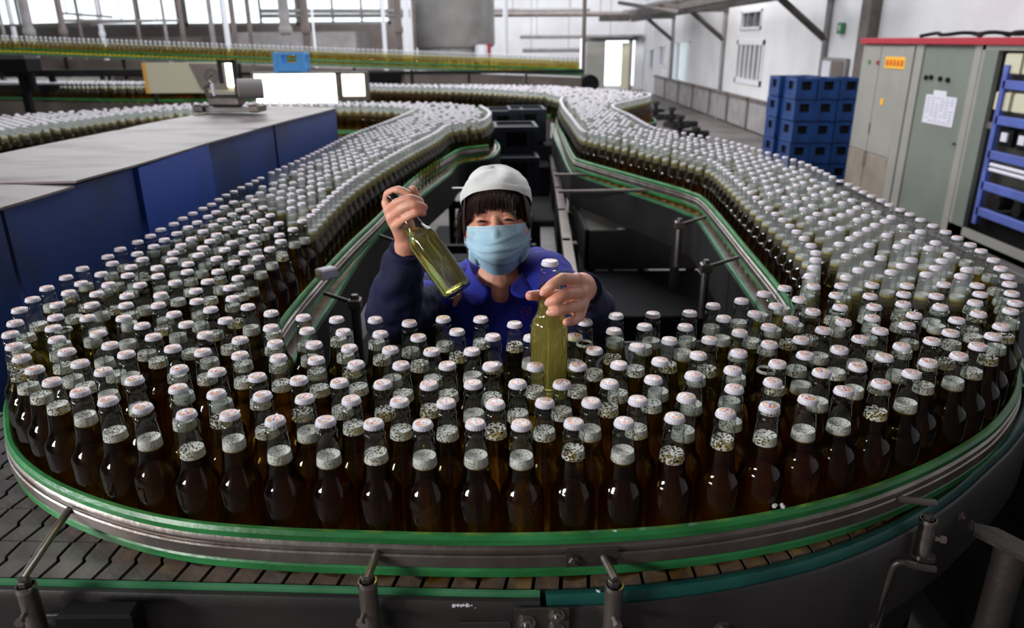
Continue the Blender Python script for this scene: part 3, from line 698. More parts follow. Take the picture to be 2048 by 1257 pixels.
CAPS = [tuple(int(v) / 1000 for v in s.split(',')) for s in """-317,1264 -250,1258 -186,1241 -122,1260 -55,1258 5,1228 -293,1198 -228,1186 -160,1174 -95,1195 -32,1170 -266,1128 -200,1119 -132,1113 -65,1109 -242,1063 -171,1058 -102,1052 -32,1053 -256,996 -190,991 -123,987 -57,985 9,986 -227,936 -160,931 -91,926 -24,926 -184,869 -118,865 -51,864 12,865 30,1166 107,1169 132,1240 192,1269 258,1277 325,1280 382,1320 174,1194 234,1212 301,1210 382,1252 135,1110 203,1124 263,1151 329,1151 35,1047 101,1049 167,1051 232,1063 296,1087 75,984 142,988 207,995 273,1012 43,925 109,927 176,931 242,938 81,864 148,869 216,878 442,1348 496,1386 549,1423 444,1275 498,1316 553,1353 611,1432 673,1432 390,1183 450,1208 502,1246 556,1287 637,1376 735,1438 422,1129 482,1149 535,1192 617,1307 699,1371 363,1092 468,1081 530,1107 583,1147 587,1230 647,1249 411,1049 467,1016 528,1041 336,1030 383,986 476,953 319,965 413,929 285,891 350,909 806,1435 883,1439 945,1430 1015,1434 769,1380 917,1374 982,1381 680,1305 742,1323 829,1364 878,1325 955,1324 733,1262 803,1304 852,1266 916,1276 635,1186 695,1210 791,1233 853,1204 638,1116 749,1177 809,1156 761,1116 585,1072 698,1141 708,1079 647,1054 597,1009 536,977 -961,1458 -948,1388 -933,1325 -902,1258 -871,1199 -833,1146 -789,1093 -740,1050 -687,1006 -629,970 -570,941 -511,921 -899,1427 -876,1354 -843,1282 -813,1227 -776,1173 -731,1119 -682,1075 -628,1040 -568,1010 -904,1489 -837,1418 -809,1353 -781,1284 -720,1202 -674,1148 -626,1107 -842,1481 -771,1407 -745,1348 -716,1276 -663,1236 -616,1184 -776,1477 -705,1411 -679,1350 -709,1490 -642,1433 -642,1495 -579,1454 -617,1369 -550,1386 -569,1323 -504,1337 -628,1295 -519,1261 -448,1298 -382,1276 -583,1241 -532,1191 -429,1225 -359,1206 -463,1168 -396,1149 -332,1144 -564,1133 -504,1114 -440,1102 -374,1086 -310,1077 -516,1051 -452,1036 -387,1016 -321,1006 -488,981 -424,964 -358,952 -294,945 -447,900 -384,895 -318,882 -252,876 -961,1533 -963,1599 -956,1694 -958,1765 -951,1832 -946,1894 -948,1961 -943,2028 -942,2096 -940,2163 -938,2228 -935,2290 -938,2359 -940,2432 -938,2496 -937,2566 -933,2629 -931,2697 -926,2759 -899,1556 -916,1641 -899,1722 -889,1787 -891,1855 -888,1918 -883,1985 -882,2049 -881,2118 -880,2181 -879,2250 -878,2321 -838,1543 -859,1609 -861,1671 -816,1726 -822,1797 -825,1863 -828,1940 -825,2012 -824,2079 -823,2145 -819,2210 -818,2276 -819,2349 -769,1539 -796,1602 -792,1665 -744,1707 -764,1771 -767,1837 -772,1903 -772,1975 -764,2036 -766,2109 -762,2172 -760,2240 -714,1571 -739,1633 -689,1675 -698,1752 -706,1819 -713,1932 -709,1997 -706,2064 -703,2132 -650,1569 -639,1637 -642,1725 -646,1798 -670,1876 -655,1963 -647,2026 -584,1520 -591,1597 -594,1680 -589,1758 -587,1828 -608,1894 -590,1957 -590,2055 1164,2612 1163,2550 1158,2477 1153,2410 1151,2345 1148,2280 1142,2210 1139,2144 1137,2079 1132,2010 1131,1945 1124,1873 1121,1811 1115,1749 1107,1687 1088,1613 1065,1548 1041,1490""".split()]

class Grid:
    def __init__(s, d): s.d = d; s.g = {}
    def ok(s, x, y, d):
        i, j = int(x // s.d), int(y // s.d)
        for a in (i - 1, i, i + 1):
            for b in (j - 1, j, j + 1):
                for q in s.g.get((a, b), ()):
                    if (q[0] - x) ** 2 + (q[1] - y) ** 2 < d * d: return False
        return True
    def put(s, x, y): s.g.setdefault((int(x // s.d), int(y // s.d)), []).append((x, y))
G = Grid(.07)
for c_ in CAPS: G.put(*c_)
FAR = []
def put(x, y, z=ZB, d=.0600):
    if G.ok(x, y, d): G.put(x, y); FAR.append((x, y, z)); return True
def fill(poly, chains, ang, skip):
    for ch in chains:
        acc = 0; P = catmull(ch, 40)
        last = None
        for p in P:
            if last is None or (p - last).length > .0655 + random.uniform(-.002, .003):
                if not skip(p.x, p.y): put(p.x, p.y, d=.0606)
                last = p
    xs = [p[0] for p in poly]; ys = [p[1] for p in poly]; ca, sa = math.cos(ang), math.sin(ang); D = .0655
    cx_, cy_ = sum(xs) / len(xs), sum(ys) / len(ys)
    for i in range(-110, 111):
        for j in range(-140, 141):
            u = (i + .5 * (j % 2)) * D; v = j * D * .866
            x = cx_ + u * ca - v * sa + random.uniform(-.004, .004); y = cy_ + u * sa + v * ca + random.uniform(-.004, .004)
            if inside((x, y), poly) and not skip(x, y): put(x, y)
    for _ in range(9000):
        x, y = random.uniform(min(xs), max(xs)), random.uniform(min(ys), max(ys))
        if inside((x, y), poly) and not skip(x, y): put(x, y)
hull_l = [(-1.1, .5), (-1.1, 2.6), (-.84, 2.33), (-.72, 2.12), (-.55, 2.04), (-.5, 1.3), (.9, 1.2), (1.2, 1.45), (1.2, .5)]
sk = lambda x, y: y < 1.40 or (x < 0 and y < 2.36 and inside((x, y), hull_l)) or (x > .95 and x < 1.0 and y < 1.42)
near_l = POLY_L; near_r = POLY_R
fill(POLY_L, [IL, OL, R3N, R3F], PI / 2 - .27, sk)
fill(POLY_R, [IR, OR_, R2N, R2F], PI / 2 + .30, sk)
# second belt behind, left, and the raised belt
for k in range(62):
    for j in range(2):
        x = -9.6 + k * .064 * 1.0; put(x, 11.55 - .03 * k * 0 + j * .06 + (x + 9.6) * -.12, 1.14)
ELA, ELB = Vector((-7.6, 10.8, 1.71)), Vector((1.0, 10.8, 1.345))
for k in range(int((ELB - ELA).length / .0645)):
    for j in range(2):
        p = ELA + (ELB - ELA).normalized() * (k * .0645 + j * .03 + random.uniform(-.002, .002)); FAR.append((p.x, p.y - .03 + j * .062, p.z))
print('individual', len(CAPS), 'far', len(FAR))

# ------------------------------------------------------------------ bottles
PROF = [(.0275, 0), (.0300, .0025), (.0310, .008), (.0311, .060), (.0311, .118), (.0306, .1255), (.0292, .132), (.0265, .1375), (.0229, .1430), (.0205, .150), (.0191, .158), (.0180, .168), (.0168, .182), (.0153, .196), (.0139, .2085), (.0135, .2125), (.0148, .2145), (.0150, .2165), (.0140, .2190), (.0127, .2205), (.0127, .2260), (.0131, .2300), (.0120, .2330)]
def rad(z):
    for (r0, z0), (r1, z1) in zip(PROF, PROF[1:]):
        if z0 <= z <= z1: return r0 + (r1 - r0) * (z - z0) / (z1 - z0)
    return .012
def beer_prof(top, k=.0012, b=.002):
    zs = [z for r_, z in PROF if b + .002 < z < top - .002]
    return [(.024, b)] + [(rad(z) - k, z) for z in [b + .003] + zs + [top]]
me_glass = MB().lathe(PROF, 28, cap0=True, cap1=False).mesh('glass', 40); me_glass.materials.append(M['glass'])
def cap_mesh(flutes=21):
    n = flutes * 3; mb = MB()
    w_ = lambda k, z: 1 + (.05 if k % 3 == 0 else -.012) * max(0, min(1, (.2318 - z) / .003))
    mb.lathe([(.0132, .2272), (.0135, .2285), (.0131, .2312), (.0128, .2328), (.0120, .2341), (.0104, .2346)], n, cap0=True, cap1=True, wob=w_)
    return mb.mesh('crown_cap', 50)
me_cap = cap_mesh(); me_cap.materials.append(M['cap'])
LEV = [.178, .183, .188, .174]
me_beer = []
for l in LEV:
    m_ = MB().lathe(beer_prof(l), 24).mesh('beer', 40); m_.materials.append(M['beer']); me_beer.append(m_)
def foam_mesh(l, kind):
    R_ = rad(l) - .0016
    if kind == 'dense': pr_ = [(.002, l + .001), (R_ * .55, l + .0010), (R_ * .75, l + .003), (R_ * .92, l + .006), (rad(l + .007) - .0012, l + .007), (rad(l + .002) - .001, l + .002), (rad(l - .006) - .0010, l - .006), (rad(l - .008) - .004, l - .009)]
    elif kind == 'bubbly': pr_ = [(.002, l + .003), (R_ * .6, l + .0035), (R_ * .85, l + .005), (rad(l + .006) - .0012, l + .006), (rad(l) - .001, l), (rad(l - .006) - .001, l - .006), (rad(l - .007) - .004, l - .0075)]
    else: pr_ = [(R_ * .80, l + .0015), (R_ * .9, l + .0035), (rad(l + .003) - .0012, l + .003), (rad(l - .001) - .001, l - .001), (R_ * .85, l - .0015), (R_ * .80, l + .0015)]
    m_ = MB().lathe(pr_, 24, cap0=(kind != 'ring'), cap1=(kind != 'ring')).mesh('foam', 50)
    m_.materials.append({'dense': M['foam_a'], 'bubbly': M['foam_b'], 'ring': M['foam_a']}[kind] if kind != 'sparse' else M['foam_c'])
    return m_
me_foam = {}
for li, l in enumerate(LEV):
    for kd in ('dense', 'bubbly', 'ring'):
        me_foam[(li, kd)] = foam_mesh(l, kd)
    q = foam_mesh(l, 'bubbly'); q.materials.clear(); q.materials.append(M['foam_c']); me_foam[(li, 'sparse')] = q

proto = bpy.data.objects.new('beer_bottle', me_glass)
kids = {}
p_cap = bpy.data.objects.new('crown_cap', me_cap)
p_beer = [bpy.data.objects.new('beer', m_) for m_ in me_beer]
p_foam = {k: bpy.data.objects.new('foam', m_) for k, m_ in me_foam.items()}
def bottle(x, y, z, label, group, rng, kind=None):
    """a copy of the bottle and of each of its parts"""
    b = proto.copy(); COL.objects.link(b); b.location = (x, y, z)
    b.rotation_euler = (rng.uniform(-.012, .012), rng.uniform(-.012, .012), rng.uniform(0, 2 * PI))
    li = rng.randrange(len(LEV)); kd = kind or rng.choices(['dense', 'bubbly', 'sparse', 'ring'], [5, 6, 2, .4])[0]
    for q in (p_cap, p_beer[li], p_foam[(li, kd)]):
        c_ = q.copy(); COL.objects.link(c_); c_.parent = b
    tag(b, label, 'bottle', group)
    return b

# label every bottle by row and place: distance to the outer rail curve gives the row
Lc = [0]
for a, b in zip(outc, outc[1:]): Lc.append(Lc[-1] + (b - a).length)
def project(x, y):
    best = (9, 0)
    for i, (a, b) in enumerate(zip(outc, outc[1:])):
        v = b - a; t = max(0, min(1, ((x - a.x) * v.x + (y - a.y) * v.y) / v.length_squared)); q = a + v * t
        d = math.hypot(x - q.x, y - q.y)
        if d < best[0]: best = (d, Lc[i] + v.length * t)
    return best
i0 = min(range(len(outc)), key=lambda i: abs(outc[i].x + .963) + abs(outc[i].y - 1.46)); i1 = min(range(len(outc)), key=lambda i: abs(outc[i].x - 1.03) + abs(outc[i].y - 1.46))
items = {}
for n_, (x, y) in enumerate(CAPS):
    d, s_ = project(x, y); row = int(d / .0562 + .5)
    zone = 'L' if (s_ < Lc[i0] or (y > 1.40 and x < 0)) else ('R' if s_ > Lc[i1] else 'F')
    items.setdefault((zone, row), []).append((s_, n_))
ORD = ['', 'first', 'second', 'third', 'fourth', 'fifth', 'sixth', 'seventh', 'eighth', 'ninth', 'tenth', 'eleventh', 'twelfth', 'thirteenth', 'fourteenth', 'fifteenth', 'sixteenth', 'seventeenth', 'eighteenth', 'nineteenth', 'twentieth']
def ordn(k): return ORD[k] if k <= 20 else ('%dth' % k if k % 10 not in (1, 2, 3) else '%d%s' % (k, {1: 'st', 2: 'nd', 3: 'rd'}[k % 10]))
rng = random.Random(11)
SPECIAL = {}
for (zone, row), L_ in sorted(items.items()):
    L_.sort(reverse=(zone == 'L'))
    for k, (s_, n_) in enumerate(L_, 1):
        x, y = CAPS[n_]
        if zone == 'F':
            lb = 'capped beer bottle, %s, %s from the left' % ('front row along the green rail' if row == 0 else '%s row behind the green front rail' % ordn(row + 1), ordn(k)); gr = 'beer bottles packed in the front bend'
        elif zone == 'L':
            lb = 'capped beer bottle on left belt, %s row from the blue panels, %s from the bend' % (ordn(row + 1), ordn(k)); gr = 'beer bottles on the left belt'
        else:
            lb = 'capped beer bottle at outer edge of right belt, row %s, %s from the bend' % (ordn(row + 1), ordn(k)); gr = 'beer bottles on the right belt'
        bottle(x, y, ZB, lb, gr, rng)

# everything further back: one counted-out mass
def mass(name, pts, parts_):
    V = []; Fi = []; Mi = []; nv = 0; mats = []
    P = np.array(pts)
    for (me, m_) in parts_:
        vs = np.array([v.co[:] for v in me.vertices]); me.calc_loop_triangles()
        fs = [tuple(p.vertices) for p in me.polygons]
        mats.append(m_); k = len(mats) - 1
        for (x, y, z) in pts:
            V.append(vs + (x, y, z)); Fi += [tuple(i + nv for i in f_) for f_ in fs]; Mi += [k] * len(fs); nv += len(vs)
    me = bpy.data.meshes.new(name); me.from_pydata(np.vstack(V).tolist(), [], Fi)
    me.polygons.foreach_set('material_index', Mi); me.shade_smooth(); me.set_sharp_from_angle(angle=math.radians(50))
    return link(name, me, mats)
pr_lo = [PROF[i] for i in (0, 2, 4, 6, 8, 10, 13, 15, 17, 19, 21)]
lo_g = MB().lathe(pr_lo, 10, cap1=False).mesh('t'); lo_b = MB().lathe([(.026, .002), (.0299, .008), (.0299, .116), (.0270, .134), (.0200, .149), (.0160, .182)], 10).mesh('t')
lo_c = MB().lathe([(.0136, .2272), (.0132, .2320), (.0105, .2346)], 10).mesh('t'); lo_f = MB().lathe([(.002, .183), (.0145, .188), (.0155, .184), (.0160, .177)], 10, cap1=False).mesh('t')
nk = lambda a, b: [p for p in pr_lo if a <= p[1] <= b]
lo_g1 = MB().lathe([p for p in pr_lo if p[1] <= .17] , 10, cap1=False).mesh('t'); lo_g2 = MB().lathe([p for p in pr_lo if p[1] >= .15], 10, cap0=False, cap1=False).mesh('t')
fm = mass('beer_bottle_mass', FAR, [(lo_g1, M['glass']), (lo_g2, M['glass_far']), (lo_b, M['beer_far']), (lo_c, M['cap_far']), (lo_f, M['foam_far'])])
tag(fm, 'hundreds more capped beer bottles crowding the belts into the distance', 'bottles', None, 'stuff')

# ------------------------------------------------------------------ belts and frames
def slab(pts, z0, z1, name, m_, parent=None):
    return MB().prism([p[:2] for p in pts], z0, z1).build(name, m_, parent)
def strip(a, b, z0, z1):
    """slab between two polylines"""
    n = 40; A = resamp(a, n); B = resamp(b, n); mb = MB()
    for i in range(n):
        mb.add([(*A[i], z0), (*A[i + 1], z0), (*B[i + 1], z0), (*B[i], z0), (*A[i], z1), (*A[i + 1], z1), (*B[i + 1], z1), (*B[i], z1)],
               [(3, 2, 1, 0), (4, 5, 6, 7), (0, 1, 5, 4), (2, 3, 7, 6)])
    return mb
def resamp(p, n):
    p = [Vector(q[:2]) for q in p]; L = [0]
    for a, b in zip(p, p[1:]): L.append(L[-1] + (b - a).length)
    out = []; j = 0
    for i in range(n + 1):
        s_ = L[-1] * i / n
        while j < len(L) - 2 and L[j + 1] < s_: j += 1
        t = (s_ - L[j]) / max(1e-9, L[j + 1] - L[j]); q = p[j].lerp(p[j + 1], min(1, t)); out.append((q.x, q.y))
    return out
def off2(p, d): return [(q.x, q.y) for q in offset([Vector((a[0], a[1], 0)) for a in p], d)]

bc = empty('bend_conveyor', (0, 1.0, 0), 0, 'dark steel conveyor curving round the front with flat chain belts and green strips', 'conveyor')
def bpar(o): o.parent = bc; o.matrix_parent_inverse = Matrix.Translation((0, -1.0, 0)); return o
inner_f = [(-.52, 1.32), (-.38, 1.29), (-.19, 1.27), (0, 1.27), (.13, 1.27), (.32, 1.30), (.44, 1.36), (.55, 1.42)]
EDGE_L = [(-1.7, .878), (-1.2, .862), (-.718, .845), (-.40, .831), (-.055, .815), (.035, .813)]
EDGE_R = [(.043, .813), (.12, .817), (.186, .824), (.30, .845), (.412, .878), (.51, .920), (.602, .971), (.71, 1.045), (.811, 1.127), (.93, 1.23), (1.05, 1.36), (1.151, 1.521), (1.21, 1.75), (1.23, 2.2), (1.24, 2.75)]
edge_l, edge_r = catmull(EDGE_L, 6), catmull(EDGE_R, 6)
full_edge = edge_l + edge_r
bpar(strip(edge_l[:-1] + edge_r, [(-1.7, 1.36), (-1.2, 1.36), (-.97, 1.40), (-.7, 1.40), (-.52, 1.30)] + inner_f + [(.63, 1.6), (.70, 1.84), (.75, 2.4), (.79, 2.75)], 1.07, 1.085).build('belt_bed', M['dark']))
# flat-top chain slats: row 0 follows the edge, the others run straight in from the left
sl_a = MB()
def slat_mesh(w, l, skew):
    mb = MB(); z0, z1 = -.012, 0; g_ = .0022
    P = [(-w / 2 + g_, -l / 2), (-w / 2 + g_ + .006, -l / 2 * .1), (-w / 2 + g_, l * .05), (-w / 2 + g_, l / 2), (w / 2 - g_ - .001, l / 2), (w / 2 - g_ - .001, l * .07), (w / 2 - g_ + .004, -l / 2 * .08), (w / 2 - g_ - .001, -l / 2)]
    return mb.prism(P, z0, z1).mesh('slat')
sm = slat_mesh(.0386, .0785, 0); sm.materials.append(M['slat'])
Lp = [0]
fe = [p for i, p in enumerate(full_edge) if i == 0 or (p - full_edge[i - 1]).length > 1e-4]
for a, b in zip(fe, fe[1:]): Lp.append(Lp[-1] + (b - a).length)
def along(s_):
    for i in range(len(Lp) - 1):
        if Lp[i] <= s_ <= Lp[i + 1]:
            t = (s_ - Lp[i]) / (Lp[i + 1] - Lp[i]); v = (fe[i + 1] - fe[i]).normalized(); return fe[i].lerp(fe[i + 1], t), v
cnt = 0
rows = [(0, .55, 2.75), (1, .5, 2.2), (2, .45, 1.15), (3, .45, 1.0), (4, .45, .95), (5, .45, .85)]
for r_, s0, s1 in rows:
    s_ = s0 + (.013 * r_)
    while s_ < s1:
        p, v = along(s_); nrm = Vector((-v.y, v.x, 0)); c_ = p + nrm * (.048 + .082 * r_)
        o = bpy.data.objects.new('slat', sm); COL.objects.link(o); o.location = (c_.x, c_.y, ZB - .0005 * (r_ % 2)); o.rotation_euler = (0, 0, math.atan2(v.y, v.x)); bpar(o); cnt += 1
        s_ += .0386
print('slats', cnt)
# everything under the packed bottles
belt_in = [(-.98, 1.45), (-.93, 1.30), (-.82, 1.16), (-.62, 1.03), (-.38, .97), (-.1, .955), (.15, .955), (.35, .985), (.55, 1.06), (.75, 1.18), (.93, 1.36), (1.05, 1.55), (1.10, 1.87), (1.12, 2.3), (1.13, 2.75)]
bpar(strip(belt_in, [(-.5, 1.45)] + inner_f + [(.63, 1.6), (.70, 1.84), (.75, 2.4), (.79, 2.75)], 1.086, ZB - .002).build('belt_surface', M['slat']))
def sweepo(path, prof, name, m_, smooth=50):
    return bpar(MB().sweep(path, prof).build(name, m_, None, smooth))
sweepo(edge_l, [(-.004, 1.062), (-.004, 1.102), (-.001, 1.105), (.003, 1.104), (.004, 1.101), (.004, 1.062)], 'wear_strip', M['green_pale'])
sweepo(edge_r, [(-.004, 1.062), (-.004, 1.101), (.001, 1.106), (.010, 1.106), (.014, 1.100), (.014, 1.062)], 'wear_strip', M['teal'])['label'] = 'teal wear strip of the curved part'
sweepo(edge_l, [(.004, .86), (.004, 1.092), (.008, 1.099), (.014, 1.098), (.0175, 1.091), (.0175, 1.080), (.0155, 1.074), (.0155, .86)], 'side_plate', M['frame'])
sweepo(edge_r, [(.014, .945), (.014, 1.090), (.018, 1.092), (.022, 1.088), (.022, .945)], 'side_plate', M['frame'])['label'] = 'curved side plate'
sweepo(catmull([(.50, 1.02), (.7, 1.12), (.86, 1.28), (.98, 1.45), (1.03, 1.8), (1.05, 2.6)], 6), [(0, .70), (0, .80), (.01, .80), (.01, .70)], 'lower_frame_ring', M['frame'])
sweepo(catmull([(-1.7, .96), (-.7, .93), (.0, .90), (.3, .93), (.6, 1.06), (.9, 1.36)], 6), [(0, .5), (0, .88), (.01, .88), (.01, .5)], 'inner_skirt', M['black'])
# splice plate with bolts at the joint of the two side plates
def bolt(c_, ax, r_=.008, m_='steel', washer=True):
    mb = MB(); a = Vector(ax).normalized(); c_ = Vector(c_)
    if washer: mb.lathe([(r_ * 1.5, 0), (r_ * 1.5, .0015)], 18, c_, a)
    mb.lathe([(r_, .0015), (r_, r_ * .85), (r_ * .85, r_)], 6, c_, a)
    mb.lathe([(r_ * .45, r_), (r_ * .45, r_ * 1.5)], 10, c_, a)
    return mb
sp_ = bpar(MB().box2((.0, .786, .95), (.073, .7905, 1.098), .001).build('splice_plate', M['steel_dark']))
for x, z, r_ in ((.016, 1.076, .0085), (.056, 1.088, .0075), (.056, 1.064, .0080), (.016, 1.02, .0085)):
    o = bolt((x, .786, z), (0, -1, 0), r_).build('bolt', M['steel_bright'], sp_, 30); o.matrix_parent_inverse = sp_.matrix_world.inverted()
for x, y, z, nx, ny in ((.29, .821, 1.03, .25, -1), (.742, 1.045, 1.055, .62, -.78), (.80, 1.09, 1.0, .65, -.75)):
    bpar(bolt((x, y, z), (nx, ny, 0), .008).build('bolt', M['frame_mid'], None, 30))
sm_ = MB(); rg = random.Random(2)
for k in range(9): r7 = rg.uniform(.0014, .0034); sm_.lathe([(r7, -.004), (r7 * .8, .0006), (r7 * .3, .0008)], 7, (-.082 + k * .0036 + rg.uniform(-.001, .001), .7985 , 1.0935 + rg.uniform(-.0008, .0006) - (.003 if k > 7 else 0)), (0, -1, .8))
q = bpar(sm_.build('paint_smear', M['paper'])); q['label'] = 'white paint smear'
bpar(MB().box2((-.075, .7965, 1.040), (-.005, .7990, 1.066), .001).build('type_plate', M['steel_dark']))
# legs
def leg(name, x, y, r_, z1, label):
    o = empty(name, (x, y, 0), 0, label, 'leg'); MB().lathe([(r_, .02), (r_, z1)], 20).build('tube', M['steel_dark'], o, 40)
    MB().lathe([(r_ * 1.15, .80), (r_ * 1.15, .86)], 20).build('sleeve', M['dark'], o, 40); MB().lathe([(r_ * 2.2, 0), (r_ * 2.2, .015), (r_ * 1.2, .03)], 20).build('foot_plate', M['dark'], o, 40)
    return o
lg = leg('support_leg', .80, .985, .024, 1.035, 'dark round steel support leg under the right end of the bend')
MB().prism([(-.045, .03), (-.03, .055), (.0, .04), (.06, -.06), (.055, -.085), (.02, -.075)], 1.035, 1.043).build('mounting_tongue', M['steel_dark'], lg)
lg2 = leg('support_leg', -.545, .80, .020, 1.06, 'black support leg below the left clamp post at lower left corner')
MB().box((0, -.02, 1.08), (.10, .03, .06), 0, .004).build('mounting_block', M['black'], lg2)
for k, (x, y) in enumerate([(.0, 1.05), (-.9, 1.1), (.9, 1.7)]):
    leg('support_leg', x, y, .025, 1.0, ['support leg hidden under the middle of the front bend', 'support leg under the left end of the bend', 'support leg under the right arm near the bend'][k])

# ------------------------------------------------------------------ guide rails
def rail(name, path, parts_, label):
    o = empty(name, (path[0].x, path[0].y, 0), 0, label, 'guide rail', 'guide rails of the bottle conveyors')
    for nm, pf, m_ in parts_:
        q = MB().sweep(path, pf).build(nm, m_, o, 28); q.matrix_parent_inverse = Matrix.Translation(-o.location)
    return o
def railprof(d0):
    return [('green_strip', [(d0 - .001, 1.1725), (d0 + .0080, 1.1725), (d0 + .0100, 1.1745), (d0 + .0100, 1.1825), (d0 + .0065, 1.1880), (d0 + .001, 1.1885), (d0 - .001, 1.1870)], M['green']),
            ('steel_channel', [(d0 + .001, 1.140), (d0 + .0125, 1.140), (d0 + .0135, 1.1415), (d0 + .0135, 1.1570), (d0 + .0115, 1.1590), (d0 + .0090, 1.1595), (d0 + .0090, 1.1630), (d0 + .0115, 1.1640), (d0 + .0115, 1.1675), (d0 + .0095, 1.1690), (d0 + .0065, 1.1725), (d0 + .001, 1.1725)], M['steel']),
            ('green_strip', [(d0, 1.1215), (d0 + .0085, 1.1215), (d0 + .0110, 1.1240), (d0 + .0110, 1.1340), (d0 + .0075, 1.1395), (d0, 1.1395)], M['green'])]
ro = rail('guide_rail', outc, railprof(.0335), 'long curved guide rail with two green strips around the front bend')
j_ = bpar  # noqa
a = project(.105, .80)[1]
def on_outc(s_, d):
    for i in range(len(Lc) - 1):
        if Lc[i] <= s_ <= Lc[i + 1]:
            v = (outc[i + 1] - outc[i]).normalized(); p = outc[i].lerp(outc[i + 1], (s_ - Lc[i]) / (Lc[i + 1] - Lc[i])); n_ = Vector((v.y, -v.x, 0)); return p + n_ * d, v, n_
p, v, n_ = on_outc(a, .0485); ang = math.atan2(v.y, v.x)
q = MB().box((p.x, p.y, 1.156), (.070, .004, .029), ang, .001).build('splice_plate', M['steel_dark'], ro); q.matrix_parent_inverse = Matrix.Translation(-ro.location)
pp = p - v * .024; q = bolt((pp.x, pp.y, 1.154), n_, .008, washer=False).build('bolt', M['steel_dark'], ro, 30); q.matrix_parent_inverse = Matrix.Translation(-ro.location)

def clamp_post(x, y, ztop, rod_to, label, zb=1.055, rr=.0122, hook=False, plate_n=(0, 1)):
    """upright clamp post that holds the guide rail with a rod"""
    o = empty('clamp_post', (x, y, zb), 0, label, 'clamp post', 'clamp posts of the front guide rail'); h = ztop - zb
    MB().lathe([(rr, 0), (rr, h - .006), (rr * 1.02, h - .005), (rr * 1.02, h - .0015), (rr * .85, h)], 28).build('post', M['steel_bright'] if hook else M['steel'], o, 40)
    MB().lathe([(rr * 1.08, h - .007), (rr * 1.10, h - .004), (rr * 1.02, h)], 28).build('collar', M['steel_bright'], o, 40)
    MB().lathe([(.0088, h), (.0088, h + .0065), (.0075, h + .0078)], 6).lathe([(.0045, h + .0078), (.0045, h + .0085)], 10).build('hex_bolt', M['steel_dark'], o, 25)
    e_ = Vector(rod_to) - Vector((x, y, zb)); s_ = Vector((0, 0, e_.z - .004)); d_ = (e_ - s_).normalized()
    MB().tube([s_ - d_ * .004, e_], .0055, 12).build('rod', M['steel'], o, 50)
    side = Vector((-d_.y, d_.x, 0)); k = -1
    c_ = Vector((0, 0, h * .52)) - d_ * rr
    MB().cyl(c_ + side * .004, c_ + side * .004 - d_ * .010, .0035, 10).cyl(c_ + side * .004 - d_ * .010, c_ + side * .004 - d_ * .016, .0062, 6).build('set_screw', M['pipe_brown'], o, 30)
    return o
POSTS = [(-.19, .782, 1.156, .0, 'clamp post at the front, left of centre'), (.13, .781, 1.146, 1, 'clamp post at the front, right of the splice plate'), ]
cp1 = clamp_post(-.190, .782, 1.150, (-.183, .828, 1.158), 'steel clamp post with hex bolt at the front, left of centre')
cp2 = clamp_post(.130, .781, 1.141, (.118, .826, 1.156), 'steel clamp post with hex bolt at the front, right of centre')
p3, v3, n3 = on_outc(project(.575, .945)[1], .046)
cp3 = clamp_post(.626, .940, 1.124, (p3.x, p3.y, 1.156), 'bright clamp post on curved rod bracket at the right of the bend', 1.058, .012, True)
p4, v4, n4 = on_outc(project(-.655, .94)[1], .046)
cp4 = clamp_post(-.640, .790, 1.140, (p4.x, p4.y, 1.156), 'dark clamp post with long rod at the lower left corner', 1.062)
for o, x in ((cp1, -.190), (cp2, .130), (cp4, -.640)):
    MB().prism([(-.022, -.016), (.022, -.016), (.026, .024), (-.026, .024)], -.010, 0).build('base_bracket', M['steel_dark'], o)
    MB().box((0, .028, -.045), (.045, .006, .10), 0, .001).build('back_plate', M['steel_dark'], o)
MB().tube(catmull([(-.060, -.008, -.13), (-.050, -.010, -.05), (-.046, -.012, -.012), (-.036, -.015, -.002), (-.018, -.018, -.006), (.012, -.022, -.010)], 6), .0055, 10).build('bent_rod_bracket', M['steel_dark'], cp3, 60)
MB().prism([(-.012, -.014), (.016, -.012), (.022, .0), (.012, .014), (-.012, .012)], -.006, 0).build('base_bracket', M['steel_dark'], cp3)
MB().tube([(-.040, .0, -.02), (-.048, .0, -.14)], .009, 4).build('slotted_bar', M['frame'], cp3)
# crumbs of broken glass and label paper
for k, (px, py, Y, sz, z) in enumerate([(1548, 1027, .885, .006, 1.193), (1195, 1187, .806, .003, 1.108), (1230, 1060, .822, .002, 1.193)]):
    p = at(px, py, Y); o = MB(); 
    for q in range(4): o.lathe([(sz * .5, 0), (sz * random.uniform(.3, .7), sz * .4), (sz * .2, sz * .7)], 5, (random.uniform(-sz, sz), random.uniform(-sz, sz) * .5, 0))
    o = o.build('scrap', M['paper']); o.location = (p.x, p.y if k else .875, z); tag(o, ['white crumpled scrap lying on the green rail at right', 'tiny white scrap on the teal strip beside the clamp post', 'tiny white speck on the green rail near the front centre'][k], 'scrap')

